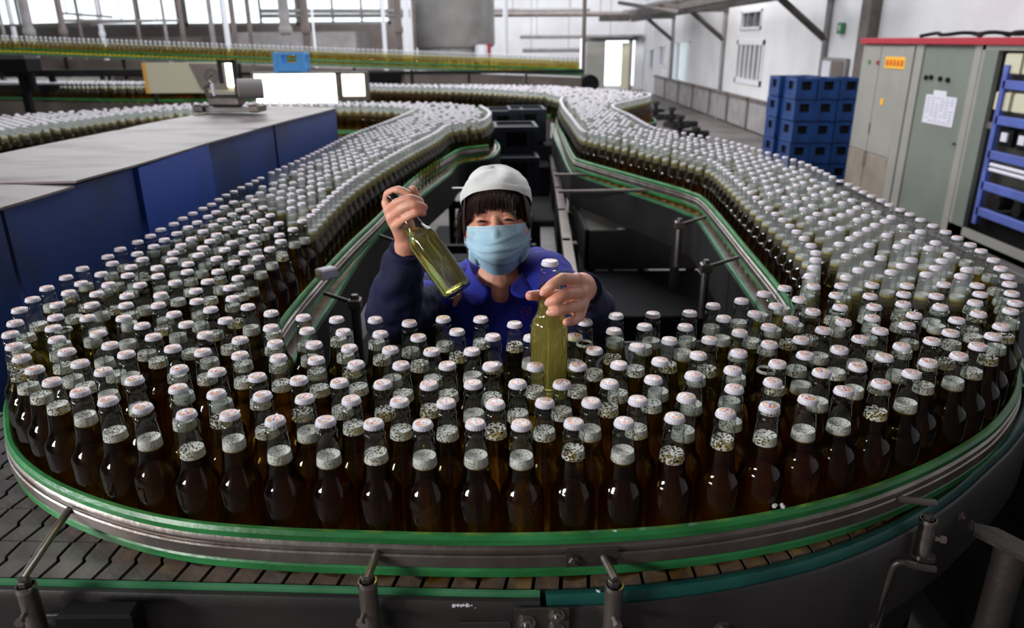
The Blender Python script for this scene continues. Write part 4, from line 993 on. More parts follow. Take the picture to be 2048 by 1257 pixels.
# inner rails of the two arms
irl = catmull([(-.50, 1.42), (-.540, 1.62), (-.541, 1.94), (-.525, 2.35), (-.494, 2.82), (-.480, 3.36), (-.44, 3.84), (-.36, 4.3), (-.30, 4.6), (-.14, 4.75)], 8)
irl2 = catmull([(.60, 1.54), (.66, 1.64), (.697, 1.79), (.738, 2.27), (.792, 3.0), (.768, 3.2), (.712, 3.34), (.564, 3.68), (.385, 4.10), (.352, 4.30), (.36, 5.2), (.39, 6.5)], 8)
def rp(d0): return railprof(d0)
r1 = rail('guide_rail', irl, railprof(-.008), 'straight guide rail with green strips along inner side of the left belt')
def flip(pf): return [(nm, [(-a, z) for a, z in P_][::-1], m_) for nm, P_, m_ in pf]
r2 = rail('guide_rail', irl2, flip(railprof(-.008)), 'kinked guide rail with green strips along inner side of the right belt')
rf = catmull([(-.43, 1.345), (-.2, 1.32), (0, 1.315), (.2, 1.33), (.42, 1.42), (.56, 1.52)], 8)
o = rail('guide_rail', rf, flip(railprof(-.004))[2:], 'low dark green rail in front of the woman behind the first bottles')
# arms: belt beds, side plates
for nm, A, B, lb in (('bottle_conveyor', OL + R3N, IL + R3F, 'left bottle conveyor running back beside the blue machine cover'), ('bottle_conveyor', OR_ + R2F, IR + R2N, 'right bottle conveyor running back past the crates')):
    sgn = 1
    o = empty(nm, (A[3][0], A[3][1], 0), 0, lb, 'conveyor', 'bottle conveyors')
    n_a = len(OL) if A[0] == OL[0] else len(OR_); P_in = IL if A[0] == OL[0] else IR; P_out = OL if A[0] == OL[0] else OR_
    inv = Matrix.Translation(-o.location)
    left = A[0] == OL[0]
    ob = off2(P_out, -.045 if left else .045); ib = off2(P_in, .05 if left else -.05)
    def add(q): q.parent = o; q.matrix_parent_inverse = inv
    add(strip(ob, ib, 1.085, ZB - .0015).build('belt', M['slat']))
    for pth, s_ in ((catmull(P_in, 6), 1 if left else -1), (catmull(P_out, 6), -1 if left else 1)):
        add(MB().sweep(pth, [(s_ * .062, .93), (s_ * .062, 1.095), (s_ * .07, 1.095), (s_ * .07, .93)]).build('side_plate', M['dark']))
        add(MB().sweep(pth, [(s_ * .056, 1.085), (s_ * .056, 1.104), (s_ * .066, 1.104), (s_ * .066, 1.085)]).build('wear_strip', M['green_pale']))
    if left: add(strip([(-.72, 5.6)] + off2(R3N, .05)[::1], [(-.2, 6.0)] + off2(R3F, -.05), 1.08, ZB - .003).build('belt', M['slat'])); add(MB().sweep(catmull(R3N, 6), [(-.05, 1.12), (-.05, 1.15), (-.06, 1.15), (-.06, 1.12)]).build('green_strip', M['green'])); add(MB().sweep(catmull(R3N, 6), [(-.06, .90), (-.06, 1.10), (-.07, 1.10), (-.07, .90)]).build('side_plate', M['frame']))
    else:
        add(strip([(.46, 6.8)] + R2N, [(1.28, 7.3), (1.1, 7.8)] + R2F, 1.08, ZB - .003).build('belt', M['slat']))
        add(MB().sweep(catmull([(.43, 7.1)] + R2N, 6), [(-.06, .92), (-.06, 1.10), (-.07, 1.10), (-.07, .92)]).build('side_plate', M['frame_mid'])); add(MB().sweep(catmull([(.43, 7.1)] + R2N, 6), [(-.05, 1.12), (-.05, 1.15), (-.065, 1.15), (-.065, 1.12)]).build('green_strip', M['green']))
        add(MB().box2((.80, 6.0, .95), (.82, 6.4, 1.09)).build('side_plate', M['frame']))
    ys_ = [2.2, 3.4, 4.6, 5.6] if left else [2.3, 3.3, 4.5, 5.6, 6.6]
    for y in ys_:
        for P_, s_ in ((P_in, 1), (P_out, -1)):
            x = [a[0] for a in P_ if abs(a[1] - y) == min(abs(b[1] - y) for b in P_)][0]
            add(MB().lathe([(.022, 0), (.022, .94)], 10, (x, y, 0)).build('leg', M['dark'], None, 40))
    for k in range(3 if left else 0): add(MB().lathe([(.025, 0), (.025, .9)], 10, (-1.3 - k * .6, 6.1, 0)).build('leg', M['dark'], None, 40))
    if not left:
        for k in range(6): add(MB().lathe([(.03, 0), (.03, .93)], 10, (R2N[k][0], R2N[k][1] + .15, 0)).build('leg', M['dark'], None, 40))
# rail posts and rods on the inner rails
def rail_post(x, y, zt, rod, label, z0=.95, rr=.013):
    o = empty('rail_post', (x, y, z0), 0, label, 'rail post', 'rail posts beside the inner guide rails')
    MB().lathe([(rr, 0), (rr, zt - z0), (rr * .7, zt - z0 + .006)], 14).build('post', M['steel_dark'], o, 40)
    MB().tube([(0, 0, zt - z0 - .02), Vector(rod) - o.location], .006, 8).build('rod', M['steel_dark'], o, 50)
    MB().box((0, 0, zt - z0 - .02), (.034, .034, .03), 0, .004).build('clamp_block', M['steel'], o)
    return o
rail_post(.66, 2.85, 1.14, (.765, 2.86, 1.15), 'rail post at the kink of the right inner rail')
rail_post(.62, 2.27, 1.14, (.725, 2.28, 1.15), 'rail post holding right inner rail nearest the bottles')
kp = rail_post(-.43, 1.92, 1.15, (-.52, 1.95, 1.15), 'bulky rail post with pale clamp nearest the left inner rail')
MB().box((-.075, .02, .262), (.05, .035, .03), .8, .004).build('clamp_knob', M['paper'], kp)
rail_post(-.38, 2.55, 1.15, (-.475, 2.60, 1.15), 'slim rail post further along the left inner rail')
for k, (a, b) in enumerate([(((1118, 405), 3.86), ((1335, 385), 3.42)), (((1110, 370), 4.2), ((1245, 356), 3.85)), (((1150, 340), 4.3), ((1195, 333), 4.1))]):
    p, q = at(*a[0], a[1]), at(*b[0], b[1]); p.z = 1.06 + .03 * k; q.z = 1.15
    tag(MB().tube([p, q], .008, 8).build('tie_rod', M['steel_dark']), ['long rusty tie rod reaching the right inner rail, nearest one', 'rusty tie rod reaching the right inner rail, second one', 'short tie rod reaching the right inner rail, farthest one'][k], 'rod', 'tie rods of the right inner rail')

# ------------------------------------------------------------------ machinery in the aisle
ty = empty('drip_tray', (.66, 4.1, .86), 0, 'dull sheet metal drip tray lying inside the kink of the right belt', 'tray')
MB().box2((-.27, -.44, 0), (.30, .62, .025), .004).build('sheet', mat('wet_sheet', (.30, .29, .25), .3, .6, color2=(.14, .14, .10), nscale=7), ty)
MB().box2((-.28, -.46, -.16), (.31, -.44, .045), .003).build('front_plate', M['frame'], ty)
MB().box2((-.29, -.46, -.16), (-.27, .62, .05), .003).build('side_plate', M['dark'], ty)
for x in (-.25, .27): MB().box((x, -.40, -.5), (.04, .04, .72)).build('leg', M['dark'], ty)
for k, (x, c_, r_) in enumerate([(-.10, 'paper', .018), (.02, 'green', .03), (.20, 'dark', .045)]):
    mb = MB(); rg = random.Random(k)
    for q in range(7):
        a = rg.uniform(0, 6.28); mb.lathe([(r_ * .5, 0), (r_ * .62, r_ * .3), (r_ * .3, r_ * .6)], 7, (math.cos(a) * r_ * .7, math.sin(a) * r_ * .5, rg.uniform(0, .004)), (rg.uniform(-.5, .5), rg.uniform(-.5, .5), 1))
    o = mb.build('rag', M[c_]); o.location = (.66 + x, 3.69, .888); tag(o, ['small white scrap on the drip tray edge', 'crumpled green rag on the drip tray edge', 'dark lump at right end of the drip tray'][k], 'rag')
def box_thing(name, a, b, m_, label, cat, ch=.006, part='body', feet=True):
    o = empty(name, ((a[0] + b[0]) / 2, (a[1] + b[1]) / 2, 0), 0, label, cat); c_ = o.location
    MB().box2((a[0] - c_.x, a[1] - c_.y, a[2]), (b[0] - c_.x, b[1] - c_.y, b[2]), ch).build(part, m_, o)
    if feet and a[2] > .1:
        for sx in (-1, 1):
            for sy in (-1, 1): MB().box((sx * ((b[0] - a[0]) / 2 - .03), sy * ((b[1] - a[1]) / 2 - .03), a[2] / 2), (.04, .04, a[2])).build('leg', M['dark'], o)
    return o
box_thing('gear_housing', (.34, 2.95, .42), (.95, 3.62, .70), M['black'], 'black gear housing below the drip tray', 'machine')
tag(MB().tube(catmull([(.30, 2.86, .86), (.30, 2.84, .66), (.34, 2.83, .63), (.80, 2.83, .63), (.84, 2.84, .66)], 5), .008, 8).build('hoop_guard', M['pipe_grey'], None, 60), 'thin bent hoop guard in front of the black gear housing', 'guard')
tag(MB().lathe([(.27, 0), (.30, .01), (.30, .05), (.27, .06), (.02, .075)], 40, (.60, 2.45, .62)).build('turntable', M['dark'], None, 40), 'dark round plate low behind the held bottle', 'plate')
tag(MB().lathe([(.05, 0), (.05, .62)], 14, (.60, 2.45, 0)).build('turntable_stand', M['dark'], None, 40), 'short stand under the dark round plate', 'stand')
gp = empty('pale_plate', (.66, 2.4, 0), 0, 'pale triangular plate behind the first right bottles', 'plate')
MB().prism([(-.04, -.25), (.12, -.25), (.08, .22), (-.11, .30), (-.16, .12)], .66, .672).build('plate', M['pipe_grey'], gp)  # flat pale grey plate
MB().lathe([(.02, 0), (.02, .66)], 10).build('leg', M['dark'], gp, 40)
# long pale beam in the aisle and the dark truss beside it
gb = empty('floor_channel', (.24, 4.4, 0), 0, 'long pale steel channel running away down the middle aisle', 'beam')
pts = [(.145, 2.7), (.185, 4.4), (.355, 10.0)]
MB().sweep([(p[0] - .24 + .05, p[1] - 4.4, 0) for p in pts], [(-.05, .44), (-.05, .50), (.05, .50), (.05, .44)]).build('channel', M['pipe_grey'], gb)
for y in (2.9, 4.2, 5.8, 7.5, 9.4):
    x = .145 + (y - 2.7) * .0288 + .05; MB().box((x - .24, y - 4.4, .22), (.07, .05, .44)).build('leg', M['dark'], gb)
tb = empty('dark_truss', (.33, 4.0, 0), 0, 'dark riveted frame rail beside the pale channel in the aisle', 'frame')
MB().sweep([(-.07, -1.0, 0), (-.02, .4, 0), (.03, 2.2, 0), (.06, 3.4, 0)], [(-.025, .78), (-.025, .84), (.025, .84), (.025, .78)]).build('upper_rail', M['frame_mid'], tb)
MB().sweep([(-.09, -1.0, 0), (-.04, .4, 0), (.03, 2.2, 0), (.06, 3.4, 0)], [(-.02, .40), (-.02, .45), (.02, .45), (.02, .40)]).build('lower_rail', M['dark'], tb)
for k in range(7):
    y = -1 + k * .72; MB().box((-.07 + (y + 1) * .031, y, .42), (.04, .05, .84)).build('upright', M['pipe_brown'] if k % 2 else M['dark'], tb)
    MB().box((-.04 + (y + 1) * .031, y, .80), (.06, .05, .05), 0, .006).build('clamp_block', M['steel_dark'], tb)
# left of the aisle, behind the raised hand
fr = empty('return_frame', (-.22, 3.2, 0), 0, 'dark box frame under the left belt behind the raised bottle', 'frame')
MB().box2((-.16, -.55, .42), (.22, .6, .78), .006).build('housing', M['dark'], fr)
for y, z, m_ in ((-.50, .86, 'dark'), (.35, .84, 'dark'), (1.3, .86, 'dark')):
    MB().box2((-.24, y - .02, z - .02), (.34, y + .02, z + .02)).build('cross_bar', M[m_], fr)
for x in (-.20, .30):
    MB().box((x, .3, .45), (.035, .035, .9)).build('leg', M['dark'], fr); MB().box((x, -.5, .45), (.035, .035, .9)).build('leg', M['dark'], fr)
tag(MB().box((0, 0, 0), (.10, .02, .012), .05).build('bright_bar', M['steel_bright']), 'short shiny bar behind the white cap at left', 'bar').location = at(925, 378, 3.6)
bx = box_thing('drive_box', (-.33, 4.4, .35), (.10, 5.0, .82), M['dark'], 'dark drive box in the aisle above and left of the white cap', 'machine')
MB().box2((-.2, -.32, .62), (.2, -.30, .66)).build('ledge', M['steel_dark'], bx)
box_thing('belt_underframe', (-.33, 6.32, .45), (.33, 6.66, .80), M['black'], 'black underframe bridging the aisle below the crossing belt', 'frame')
# low clutter by the right wall
rg = random.Random(5)
for k, (px, py, Y, r_) in enumerate([(1310, 205, 9.3, .06), (1335, 218, 8.9, .08), (1360, 232, 8.4, .09), (1380, 240, 8.0, .11)]):
    p = Vector([(3.45, 18.2, .2), (3.5, 16.6, .2), (3.3, 14.8, .2), (3.1, 12.7, .2)][k]); Y = p.y; r_ = .19 - k * .004; o = empty('hose_coil', (p.x, Y, 0), 0, 'dark low valve with hose ring behind the right belt, %s from the left' % ['first', 'second', 'third', 'fourth'][k], 'fitting', 'hose fittings behind the right belt')
    MB().lathe([(r_, 0), (r_ * .9, .10), (r_ * .3, .14), (r_ * .25, .34), (r_ * .5, .36), (r_ * .4, .42)], 10).build('valve_body', M['dark'], o, 40)
    MB().box((r_ * 1.6, 0, .07), (r_ * 3, .12, .12), 0, .02).build('pipe_stub', M['dark'], o)
    MB().tube([(r_ * math.cos(a / 8 * 6.28), r_ * math.sin(a / 8 * 6.28) * .7, max(.1, p.z) + .02 * math.sin(a)) for a in range(9)], .03, 8).build('hose', M['black'], o, 60)

# ------------------------------------------------------------------ raised conveyor at the back
d_ = (ELB - ELA); ec = empty('raised_conveyor', ELA, 0, 'raised sloping conveyor carrying a double line of bottles across the back', 'conveyor')
n_j = 11
MB().add([(0, -.12, -.012), (d_.x, -.12, d_.z - .012), (d_.x, .14, d_.z - .012), (0, .14, -.012), (0, -.12, -.002), (d_.x, -.12, d_.z - .002), (d_.x, .14, d_.z - .002), (0, .14, -.002)], [(0, 1, 2, 3), (4, 5, 6, 7), (0, 1, 5, 4), (2, 3, 7, 6)]).build('belt', M['slat'], ec)
for k in range(n_j):
    a, b = d_ * (k / n_j), d_ * ((k + 1) / n_j); a = a + Vector((.02, 0, 0)); b = b - Vector((.02, 0, 0))
    MB().add([(a.x, -.14, a.z - .24), (b.x, -.14, b.z - .24), (b.x, -.14, b.z - .03), (a.x, -.14, a.z - .03), (a.x, -.12, a.z - .24), (b.x, -.12, b.z - .24), (b.x, -.12, b.z - .03), (a.x, -.12, a.z - .03)],
             [(0, 1, 2, 3), (7, 6, 5, 4), (3, 2, 6, 7), (0, 4, 5, 1), (0, 3, 7, 4), (1, 5, 6, 2)]).build('side_panel', M['frame_mid'], ec)
    MB().box((a.x - .02, -.13, a.z - .14), (.035, .05, .26)).build('joint_bar', M['dark'], ec)
for y, z0, z1, m_ in ((-.135, .06, .085, 'green'), (-.135, .0, .03, 'green_pale'), (.13, .05, .08, 'green')):
    MB().sweep([(0, y, 0), (d_.x, y, d_.z)], [(-.006, z0), (-.006, z1), (.006, z1), (.006, z0)]).build('green_strip', M[m_], ec)
e_ = d_ + Vector((.10, 0, -.03)); MB().cyl((e_.x, -.16, e_.z - .08), (e_.x, .16, e_.z - .08), .12, 20).build('end_drum', M['black'], ec, 40)
MB().box((5.85, -.20, -.36), (.52, .14, .16), 0, .02).build('gearbox', M['black'], ec); MB().cyl((5.6, -.22, -.34), (5.45, -.22, -.34), .07, 14).build('motor', M['dark'], ec, 40)
MB().box2((-.2, -.16, -.33), (d_.x, -.10, -.29)).build('lower_tie', M['dark'], ec)
for k in range(6):
    x = .5 + k * 1.5; z = ELA.z + d_.z * x / d_.x
    for y in (-.1, .1): MB().box((x, y, -ELA.z + (z - .2) / 2), (.05, .05, z - .2)).build('leg', M['beam'], ec)
# stretch of dark conveyor framing at the far left, below the raised line
for k, (z, Y, lb) in enumerate([(1.45, 10.2, 'dark steel girder under the left half of the raised conveyor, upper one'), (1.28, 10.0, 'dark steel girder under the raised conveyor at far left, lower one')]):
    o = empty('girder', (-6.0, Y, 0), 0, lb, 'girder'); MB().box2((-2.5, -.05, z - .035), (2.2, .05, z + .035)).build('beam', M['dark'], o)
    for x in (-2.2, 0, 2.0): MB().box((x, 0, z / 2), (.06, .06, z)).build('post', M['dark'], o)
p = at(40, 130, 9.6); o = empty('drive_motor', (p.x, 9.6, 0), 0, 'black drive motor hanging at the far left between two belts', 'motor')
MB().box((0, 0, p.z), (.34, .3, .24), 0, .05).cyl((.1, 0, p.z - .3), (.1, 0, p.z), .05, 12).build('motor_body', M['black'], o); MB().box((0, 0, p.z / 2), (.08, .08, p.z)).build('stand', M['black'], o)
o = empty('low_conveyor', (-7.6, 11.5, 0), 0, 'low rear conveyor with a thin line of bottles at far left', 'conveyor', 'bottle conveyors')
MB().sweep([(-2.2, .12, 0), (2.4, -.42, 0)], [(-.10, 1.12), (-.10, 1.138), (.12, 1.138), (.12, 1.12)]).build('belt', M['slat'], o)
MB().sweep([(-2.2, .12, 0), (2.4, -.42, 0)], [(.12, .95), (.12, 1.13), (.13, 1.13), (.13, .95)]).build('side_plate', M['frame_mid'], o)
for x in (-1.5, 0, 1.5): MB().box((x, -.13 + (-.12 * x), .5), (.05, .05, 1.0)).build('leg', M['dark'], o)

# ------------------------------------------------------------------ inspection light box, board, crate
lb_ = empty('inspection_light_box', (-1.935, 7.0, 0), 0, 'glowing white inspection light box standing behind the curved belt', 'light box')
MB().box2((-.365, -.005, 1.285), (.362, .0, 1.535)).build('screen', M['lamp'], lb_)
mb = MB(); mb.box2((-.39, .0, 1.26), (.39, .10, 1.55)); mb.box2((.365, -.02, 1.20), (.40, .0, 1.55)); mb.box2((-.39, -.02, 1.535), (.40, .0, 1.55)); mb.build('housing', M['steel_dark'], lb_)
for x in (-.33, .33): MB().box((x, .05, .64), (.04, .04, 1.28)).build('leg', M['dark'], lb_)
MB().box2((.42, -.004, 1.34), (.62, .0, 1.53)).build('side_screen', emis('dim_light_screen', (1, .98, .75), 2.6), lb_)
MB().box2((.41, .0, 1.30), (.65, .08, 1.55)).build('side_housing', M['steel_dark'], lb_)
bd = empty('poster_board', (-3.10, 7.6, 0), 0, 'cream board with orange edge and faded brown picture, left of the light box', 'board')
MB().box2((-.46, 0, 1.34), (.43, .02, 1.625), .003).build('board', M['cream'], bd)
MB().box2((-.475, -.004, 1.34), (-.44, .024, 1.625)).build('edge_strip', M['orange'], bd)
pc = MB().add([(-.02, -.004, 1.615), (.34, -.004, 1.61), (.33, -.004, 1.37), (.07, -.004, 1.37)], [(0, 1, 2, 3)]).build('picture', M['frame_mid'], bd)
MB().lathe([(.075, 0), (.075, .003)], 24, (.19, -.004, 1.50), (0, -1, 0)).build('round_motif', M['pipe_brown'], pc); MB().box((.19, -.009, 1.50), (.03, .003, .07)).box((.19, -.009, 1.50), (.08, .003, .015)).build('motif_strokes', M['cab_dirt'], pc)
MB().box2((.34, -.02, 1.40), (.43, -.0, 1.62)).build('lit_panel', M['lamp'], bd)
for x in (-.4, .38): MB().box((x, .03, .68), (.03, .03, 1.36)).build('leg', M['dark'], bd)
cm3 = crate_meshes(.27, .2, .168); cm3.materials.append(M['crate_sky'])
r_ = empty('light_blue_crate', (-1.965, 7.05, 1.551), .06, 'light blue plastic crate standing on top of the glowing light box', 'crate')
b = bpy.data.objects.new('crate_body', cm3); COL.objects.link(b); b.parent = r_

mh = empty('machine_housing', (1.75, 1.5, 0), 0, 'black machine housing at the lower right, outside the bend', 'machine')
MB().box2((-.42, -1.3, .10), (.6, .9, 1.02), .012).build('housing', M['black'], mh)
MB().box2((-.43, -1.25, .12), (-.42, -.35, .98), .004).build('panel', M['frame'], mh)
MB().box2((-.43, -.33, .12), (-.42, .85, .98), .004).build('panel', M['dark'], mh)
for x in (-.38, .55):
    for y in (-1.25, .85): MB().box((x, y, .05), (.06, .06, .10)).build('foot', M['dark'], mh)

tag(MB().prism([(-1.05, 1.0), (1.15, 1.0), (1.35, 3.2), (1.0, 7.5), (-.75, 7.5), (-1.05, 3.0)], 0, .012).build('darkening_mat', M['black']), 'black mat added to darken the aisle floor where the woman stands', 'mat')  # flat black sheet added to darken the floor here
# ------------------------------------------------------------------ the two bottles in her hands
mB = at(917, 583, 1.365); mM = at(783, 391, 1.452)
ax_ = (mM - mB).normalized()
hb = proto.copy(); COL.objects.link(hb); hb.location = mB; hb.rotation_euler = Vector((0, 0, 1)).rotation_difference(ax_).to_euler()
tag(hb, 'open beer bottle held up tilted by the neck, base towards the camera', 'bottle')
upl = Vector((0, 0, 1)).rotation_difference(ax_).to_matrix().transposed() @ Vector((0, 0, 1))
bm = bmesh.new(); bm.from_mesh(MB().lathe(beer_prof(.205, .0022, .006), 32).mesh('beer', 40))
bmesh.ops.bisect_plane(bm, geom=bm.verts[:] + bm.edges[:] + bm.faces[:], plane_co=(0, 0, .150), plane_no=upl, clear_outer=True)
bmesh.ops.holes_fill(bm, edges=[e for e in bm.edges if e.is_boundary])
me = bpy.data.meshes.new('beer'); bm.to_mesh(me); bm.free(); me.shade_smooth(); me.set_sharp_from_angle(angle=math.radians(40))
link('beer', me, M['beer_light'], hb)
MB().lathe([(.0085, .2325), (.0090, .2338), (.0122, .2338), (.0120, .2325)], 24, cap0=False, cap1=False).build('lip_ring', M['glass'], hb, 40)
MB().lathe([(.0095, .205), (.0095, .2330)], 20).build('dark_mouth', M['black'], hb, 40)  # black plug stands in for the shaded hollow of the neck
MB().lathe([(.0285, .004), (.0295, .0005), (.0270, -.0008), (.0245, .0015), (.0200, .006)], 32, cap0=False, cap1=False).build('base_rim', M['glass'], hb, 60)
ub = proto.copy(); COL.objects.link(ub); tp = at(1100, 521, 1.12); ub.location = (tp.x, tp.y, tp.z - BH); ub.rotation_euler = (0, 0, 2.1)
tag(ub, 'capped beer bottle being lifted out of the pack by her other hand', 'bottle')
c_ = p_cap.copy(); COL.objects.link(c_); c_.parent = ub
link('beer', MB().lathe(beer_prof(.166, .0016, .003), 32).mesh('beer', 40), M['beer_shaken'], ub)

# ------------------------------------------------------------------ woman
def remesh(mb, name, m_, voxel, smooth_it=3, parent=None, disp=None):
    me = bpy.data.meshes.new('tmp'); me.from_pydata(mb.v, [], mb.f)
    bm = bmesh.new(); bm.from_mesh(me); bmesh.ops.recalc_face_normals(bm, faces=bm.faces); bm.to_mesh(me); bm.free()
    o = bpy.data.objects.new('tmp', me); COL.objects.link(o)
    r_ = o.modifiers.new('r', 'REMESH'); r_.mode = 'VOXEL'; r_.voxel_size = voxel; r_.use_smooth_shade = True
    s_ = o.modifiers.new('s', 'SMOOTH'); s_.factor = .5; s_.iterations = smooth_it
    dg = bpy.context.evaluated_depsgraph_get(); me2 = bpy.data.meshes.new_from_object(o.evaluated_get(dg))
    bpy.data.objects.remove(o)
    if disp:
        n_ = [v.normal.copy() for v in me2.vertices]
        for v, nn in zip(me2.vertices, n_): v.co += nn * disp(v.co)
    me2.name = name; me2.materials.clear(); me2.shade_smooth()
    return link(name, me2, m_, parent)
def ball(mb, c, r, n=14, rot=None):
    r = (r,) * 3 if isinstance(r, (int, float)) else r; c = Vector(c); R = rot or Matrix.Identity(3); vs = [c + R @ Vector((0, 0, -r[2]))]; fs = []
    for i in range(1, n // 2 + 1 - 0):
        th = -PI / 2 + PI * i / (n // 2 + 1)
        for k in range(n):
            a = 2 * PI * k / n; vs.append(c + R @ Vector((r[0] * math.cos(th) * math.cos(a), r[1] * math.cos(th) * math.sin(a), r[2] * math.sin(th))))
    L = n // 2; vs.append(c + R @ Vector((0, 0, r[2])))
    for k in range(n):
        fs.append((0, 1 + (k + 1) % n, 1 + k)); fs.append((len(vs) - 1, 1 + (L - 1) * n + k, 1 + (L - 1) * n + (k + 1) % n))
    for i in range(L - 1):
        for k in range(n):
            a = 1 + i * n + k; b = 1 + i * n + (k + 1) % n; fs.append((a, b, b + n, a + n))
    mb.add(vs, fs)
def limb(mb, pts, rs, n=14):
    for p, r in zip(pts, rs): ball(mb, p, r, n)
    for i in range(len(pts) - 1):
        if (Vector(pts[i + 1]) - Vector(pts[i])).length > 1e-4: mb.cyl(pts[i], pts[i + 1], rs[i], n, rs[i + 1])

HC = at(994, 434, 1.80)
roll, pitch, yaw = math.radians(-3.5), math.radians(-4), math.radians(-2)
# local head frame: x to image right, y towards the camera, z up
B0 = Matrix(((1, 0, 0), (0, -1, 0), (0, 0, 1)))          # local y -> world -y
RH = (Matrix.Rotation(yaw, 3, 'Z') @ Matrix.Rotation(roll, 3, 'Y') @ Matrix.Rotation(pitch, 3, 'X'))
def H(x, y, z): return HC + RH @ (B0 @ Vector((x, y, z)))
HR = RH @ B0
wo = empty('person', (HC.x, 1.80, 0), 0, 'woman in blue work jacket, white cap and blue face mask holding two bottles', 'person')
wi = Matrix.Translation(-wo.location)
def wp(o, par=None): o.parent = par or wo; o.matrix_parent_inverse = wi if not par else Matrix.Identity(4); return o

sk_ = MB()
ball(sk_, H(0, -.012, .026), (.074, .090, .084), 28, HR)
ball(sk_, H(0, .012, -.035), (.066, .066, .074), 26, HR)
ball(sk_, H(0, .046, -.094), .030, 16); ball(sk_, H(0, .035, -.070), .045, 18)
for s_ in (-1, 1):
    ball(sk_, H(s_ * .040, .035, -.034), .038, 18); ball(sk_, H(s_ * .031, .066, .001), (.018, .012, .0105), 16, HR)
    ball(sk_, H(s_ * .030, .064, .018), (.022, .012, .010), 14, HR); ball(sk_, H(s_ * .034, .060, -.018), (.020, .014, .011), 14, HR)
    limb(sk_, [H(s_ * .073, -.01, .012), H(s_ * .077, -.014, -.004), H(s_ * .074, -.010, -.022)], [.008, .010, .006], 10)
limb(sk_, [H(0, .072, .008), H(0, .086, -.018), H(0, .092, -.030)], [.0085, .0100, .0125], 12)
for s_ in (-1, 1): ball(sk_, H(s_ * .011, .084, -.032), .0075, 10)
NB = at(1000, 560, 1.80)
limb(sk_, [H(0, -.015, -.07), H(0, -.03, -.14), NB], [.056, .052, .060], 20)
CH = at(1003, 610, 1.81)
limb(sk_, [NB, CH, at(1003, 760, 1.84)], [.052, .06, .07], 18)
limb(sk_, [NB, at(1001, 594, 1.738)], [.050, .026], 16)
# shoulders, arms, hands
SR, ER, WRr = at(868, 590, 1.79), at(786, 640, 1.56), at(814, 484, 1.462)
SL, EL, WL = at(1096, 556, 1.76), at(1186, 655, 1.53), at(1164, 573, 1.225)
print('arm lengths', (SR - ER).length, (ER - WRr).length, (SL - EL).length, (EL - WL).length)
limb(sk_, [CH, SR, ER, WRr], [.055, .045, .036, .0245], 16)
limb(sk_, [CH, SL, EL, WL], [.055, .045, .036, .0245], 16)
def finger(pts, r0=.0092, r1=.0068):
    P = [at(*p) for p in pts]; n = len(P); rs = [r0 + (r1 - r0) * i / (n - 1) for i in range(n)]
    Q = catmull(P, 4); m_ = len(Q); limb(sk_, Q, [r0 + (r1 - r0) * i / (m_ - 1) + (.0007 if i in (4, 8) else 0) for i in range(m_)], 12)
    return Q
F = {}
F['ri'] = finger([(774, 407, 1.467), (776, 389, 1.462), (797, 380, 1.450), (817, 388, 1.447)], .0095, .0072)
F['rm'] = finger([(778, 420, 1.452), (794, 406, 1.428), (820, 397, 1.421), (841, 403, 1.430)], .0098, .0075)
F['rr'] = finger([(783, 436, 1.446), (803, 419, 1.422), (829, 410, 1.415), (849, 415, 1.424)], .0096, .0073)
F['rp'] = finger([(791, 452, 1.442), (812, 437, 1.418), (832, 427, 1.412), (847, 427, 1.420)], .0088, .0066)
F['rt'] = finger([(808, 448, 1.492), (826, 415, 1.480), (831, 394, 1.470), (826, 379, 1.462)], .0120, .0080)
for k, r_ in (('ri', .012), ('rm', .0125), ('rr', .0125), ('rp', .0115)):
    limb(sk_, [F[k][0], F[k][0].lerp(WRr, .5) + Vector((.0, -.002, .004)), WRr], [r_, .0165, .022], 14)
ball(sk_, at(811, 455, 1.470), (.020, .020, .026), 16)
F['li'] = finger([(1153, 560, 1.150), (1124, 558, 1.098), (1103, 571, 1.082), (1088, 584, 1.084)], .0100, .0076)
F['lm'] = finger([(1158, 585, 1.148), (1131, 588, 1.092), (1112, 599, 1.080), (1099, 605, 1.084)], .0100, .0077)
F['lr'] = finger([(1159, 611, 1.150), (1134, 617, 1.092), (1114, 623, 1.077), (1102, 625, 1.079)], .0096, .0074)
F['lp'] = finger([(1157, 632, 1.158), (1151, 640, 1.112), (1142, 643, 1.095), (1132, 645, 1.088)], .0086, .0066)
F['lt'] = finger([(1142, 597, 1.196), (1112, 592, 1.172), (1085, 591, 1.150), (1060, 592, 1.132)], .0125, .0085)
for k, r_ in (('li', .0125), ('lm', .0128), ('lr', .0125), ('lp', .0112)):
    limb(sk_, [F[k][0], F[k][0].lerp(WL, .5), WL], [r_, .0165, .0225], 14)
ball(sk_, at(1150, 600, 1.185), (.020, .022, .028), 16)
body = wp(remesh(sk_, 'body', M['skin'], .0026, 3))
# nails
nm = []
for k in ('li', 'lm', 'lr', 'lp', 'lt'):
    Q = F[k]; t_ = Q[-1]; d_ = (Q[-1] - Q[-3]).normalized(); toc = (CAM - t_).normalized(); nn = (toc - d_ * toc.dot(d_)).normalized(); sd = d_.cross(nn)
    R = Matrix((sd, d_, nn)).transposed(); mb = MB(); ball(mb, t_ + nn * .0052 + d_ * .0008, (.0046, .0058, .0022), 12, R)
    wp(mb.build('fingernail', M['nail'], None, 60))
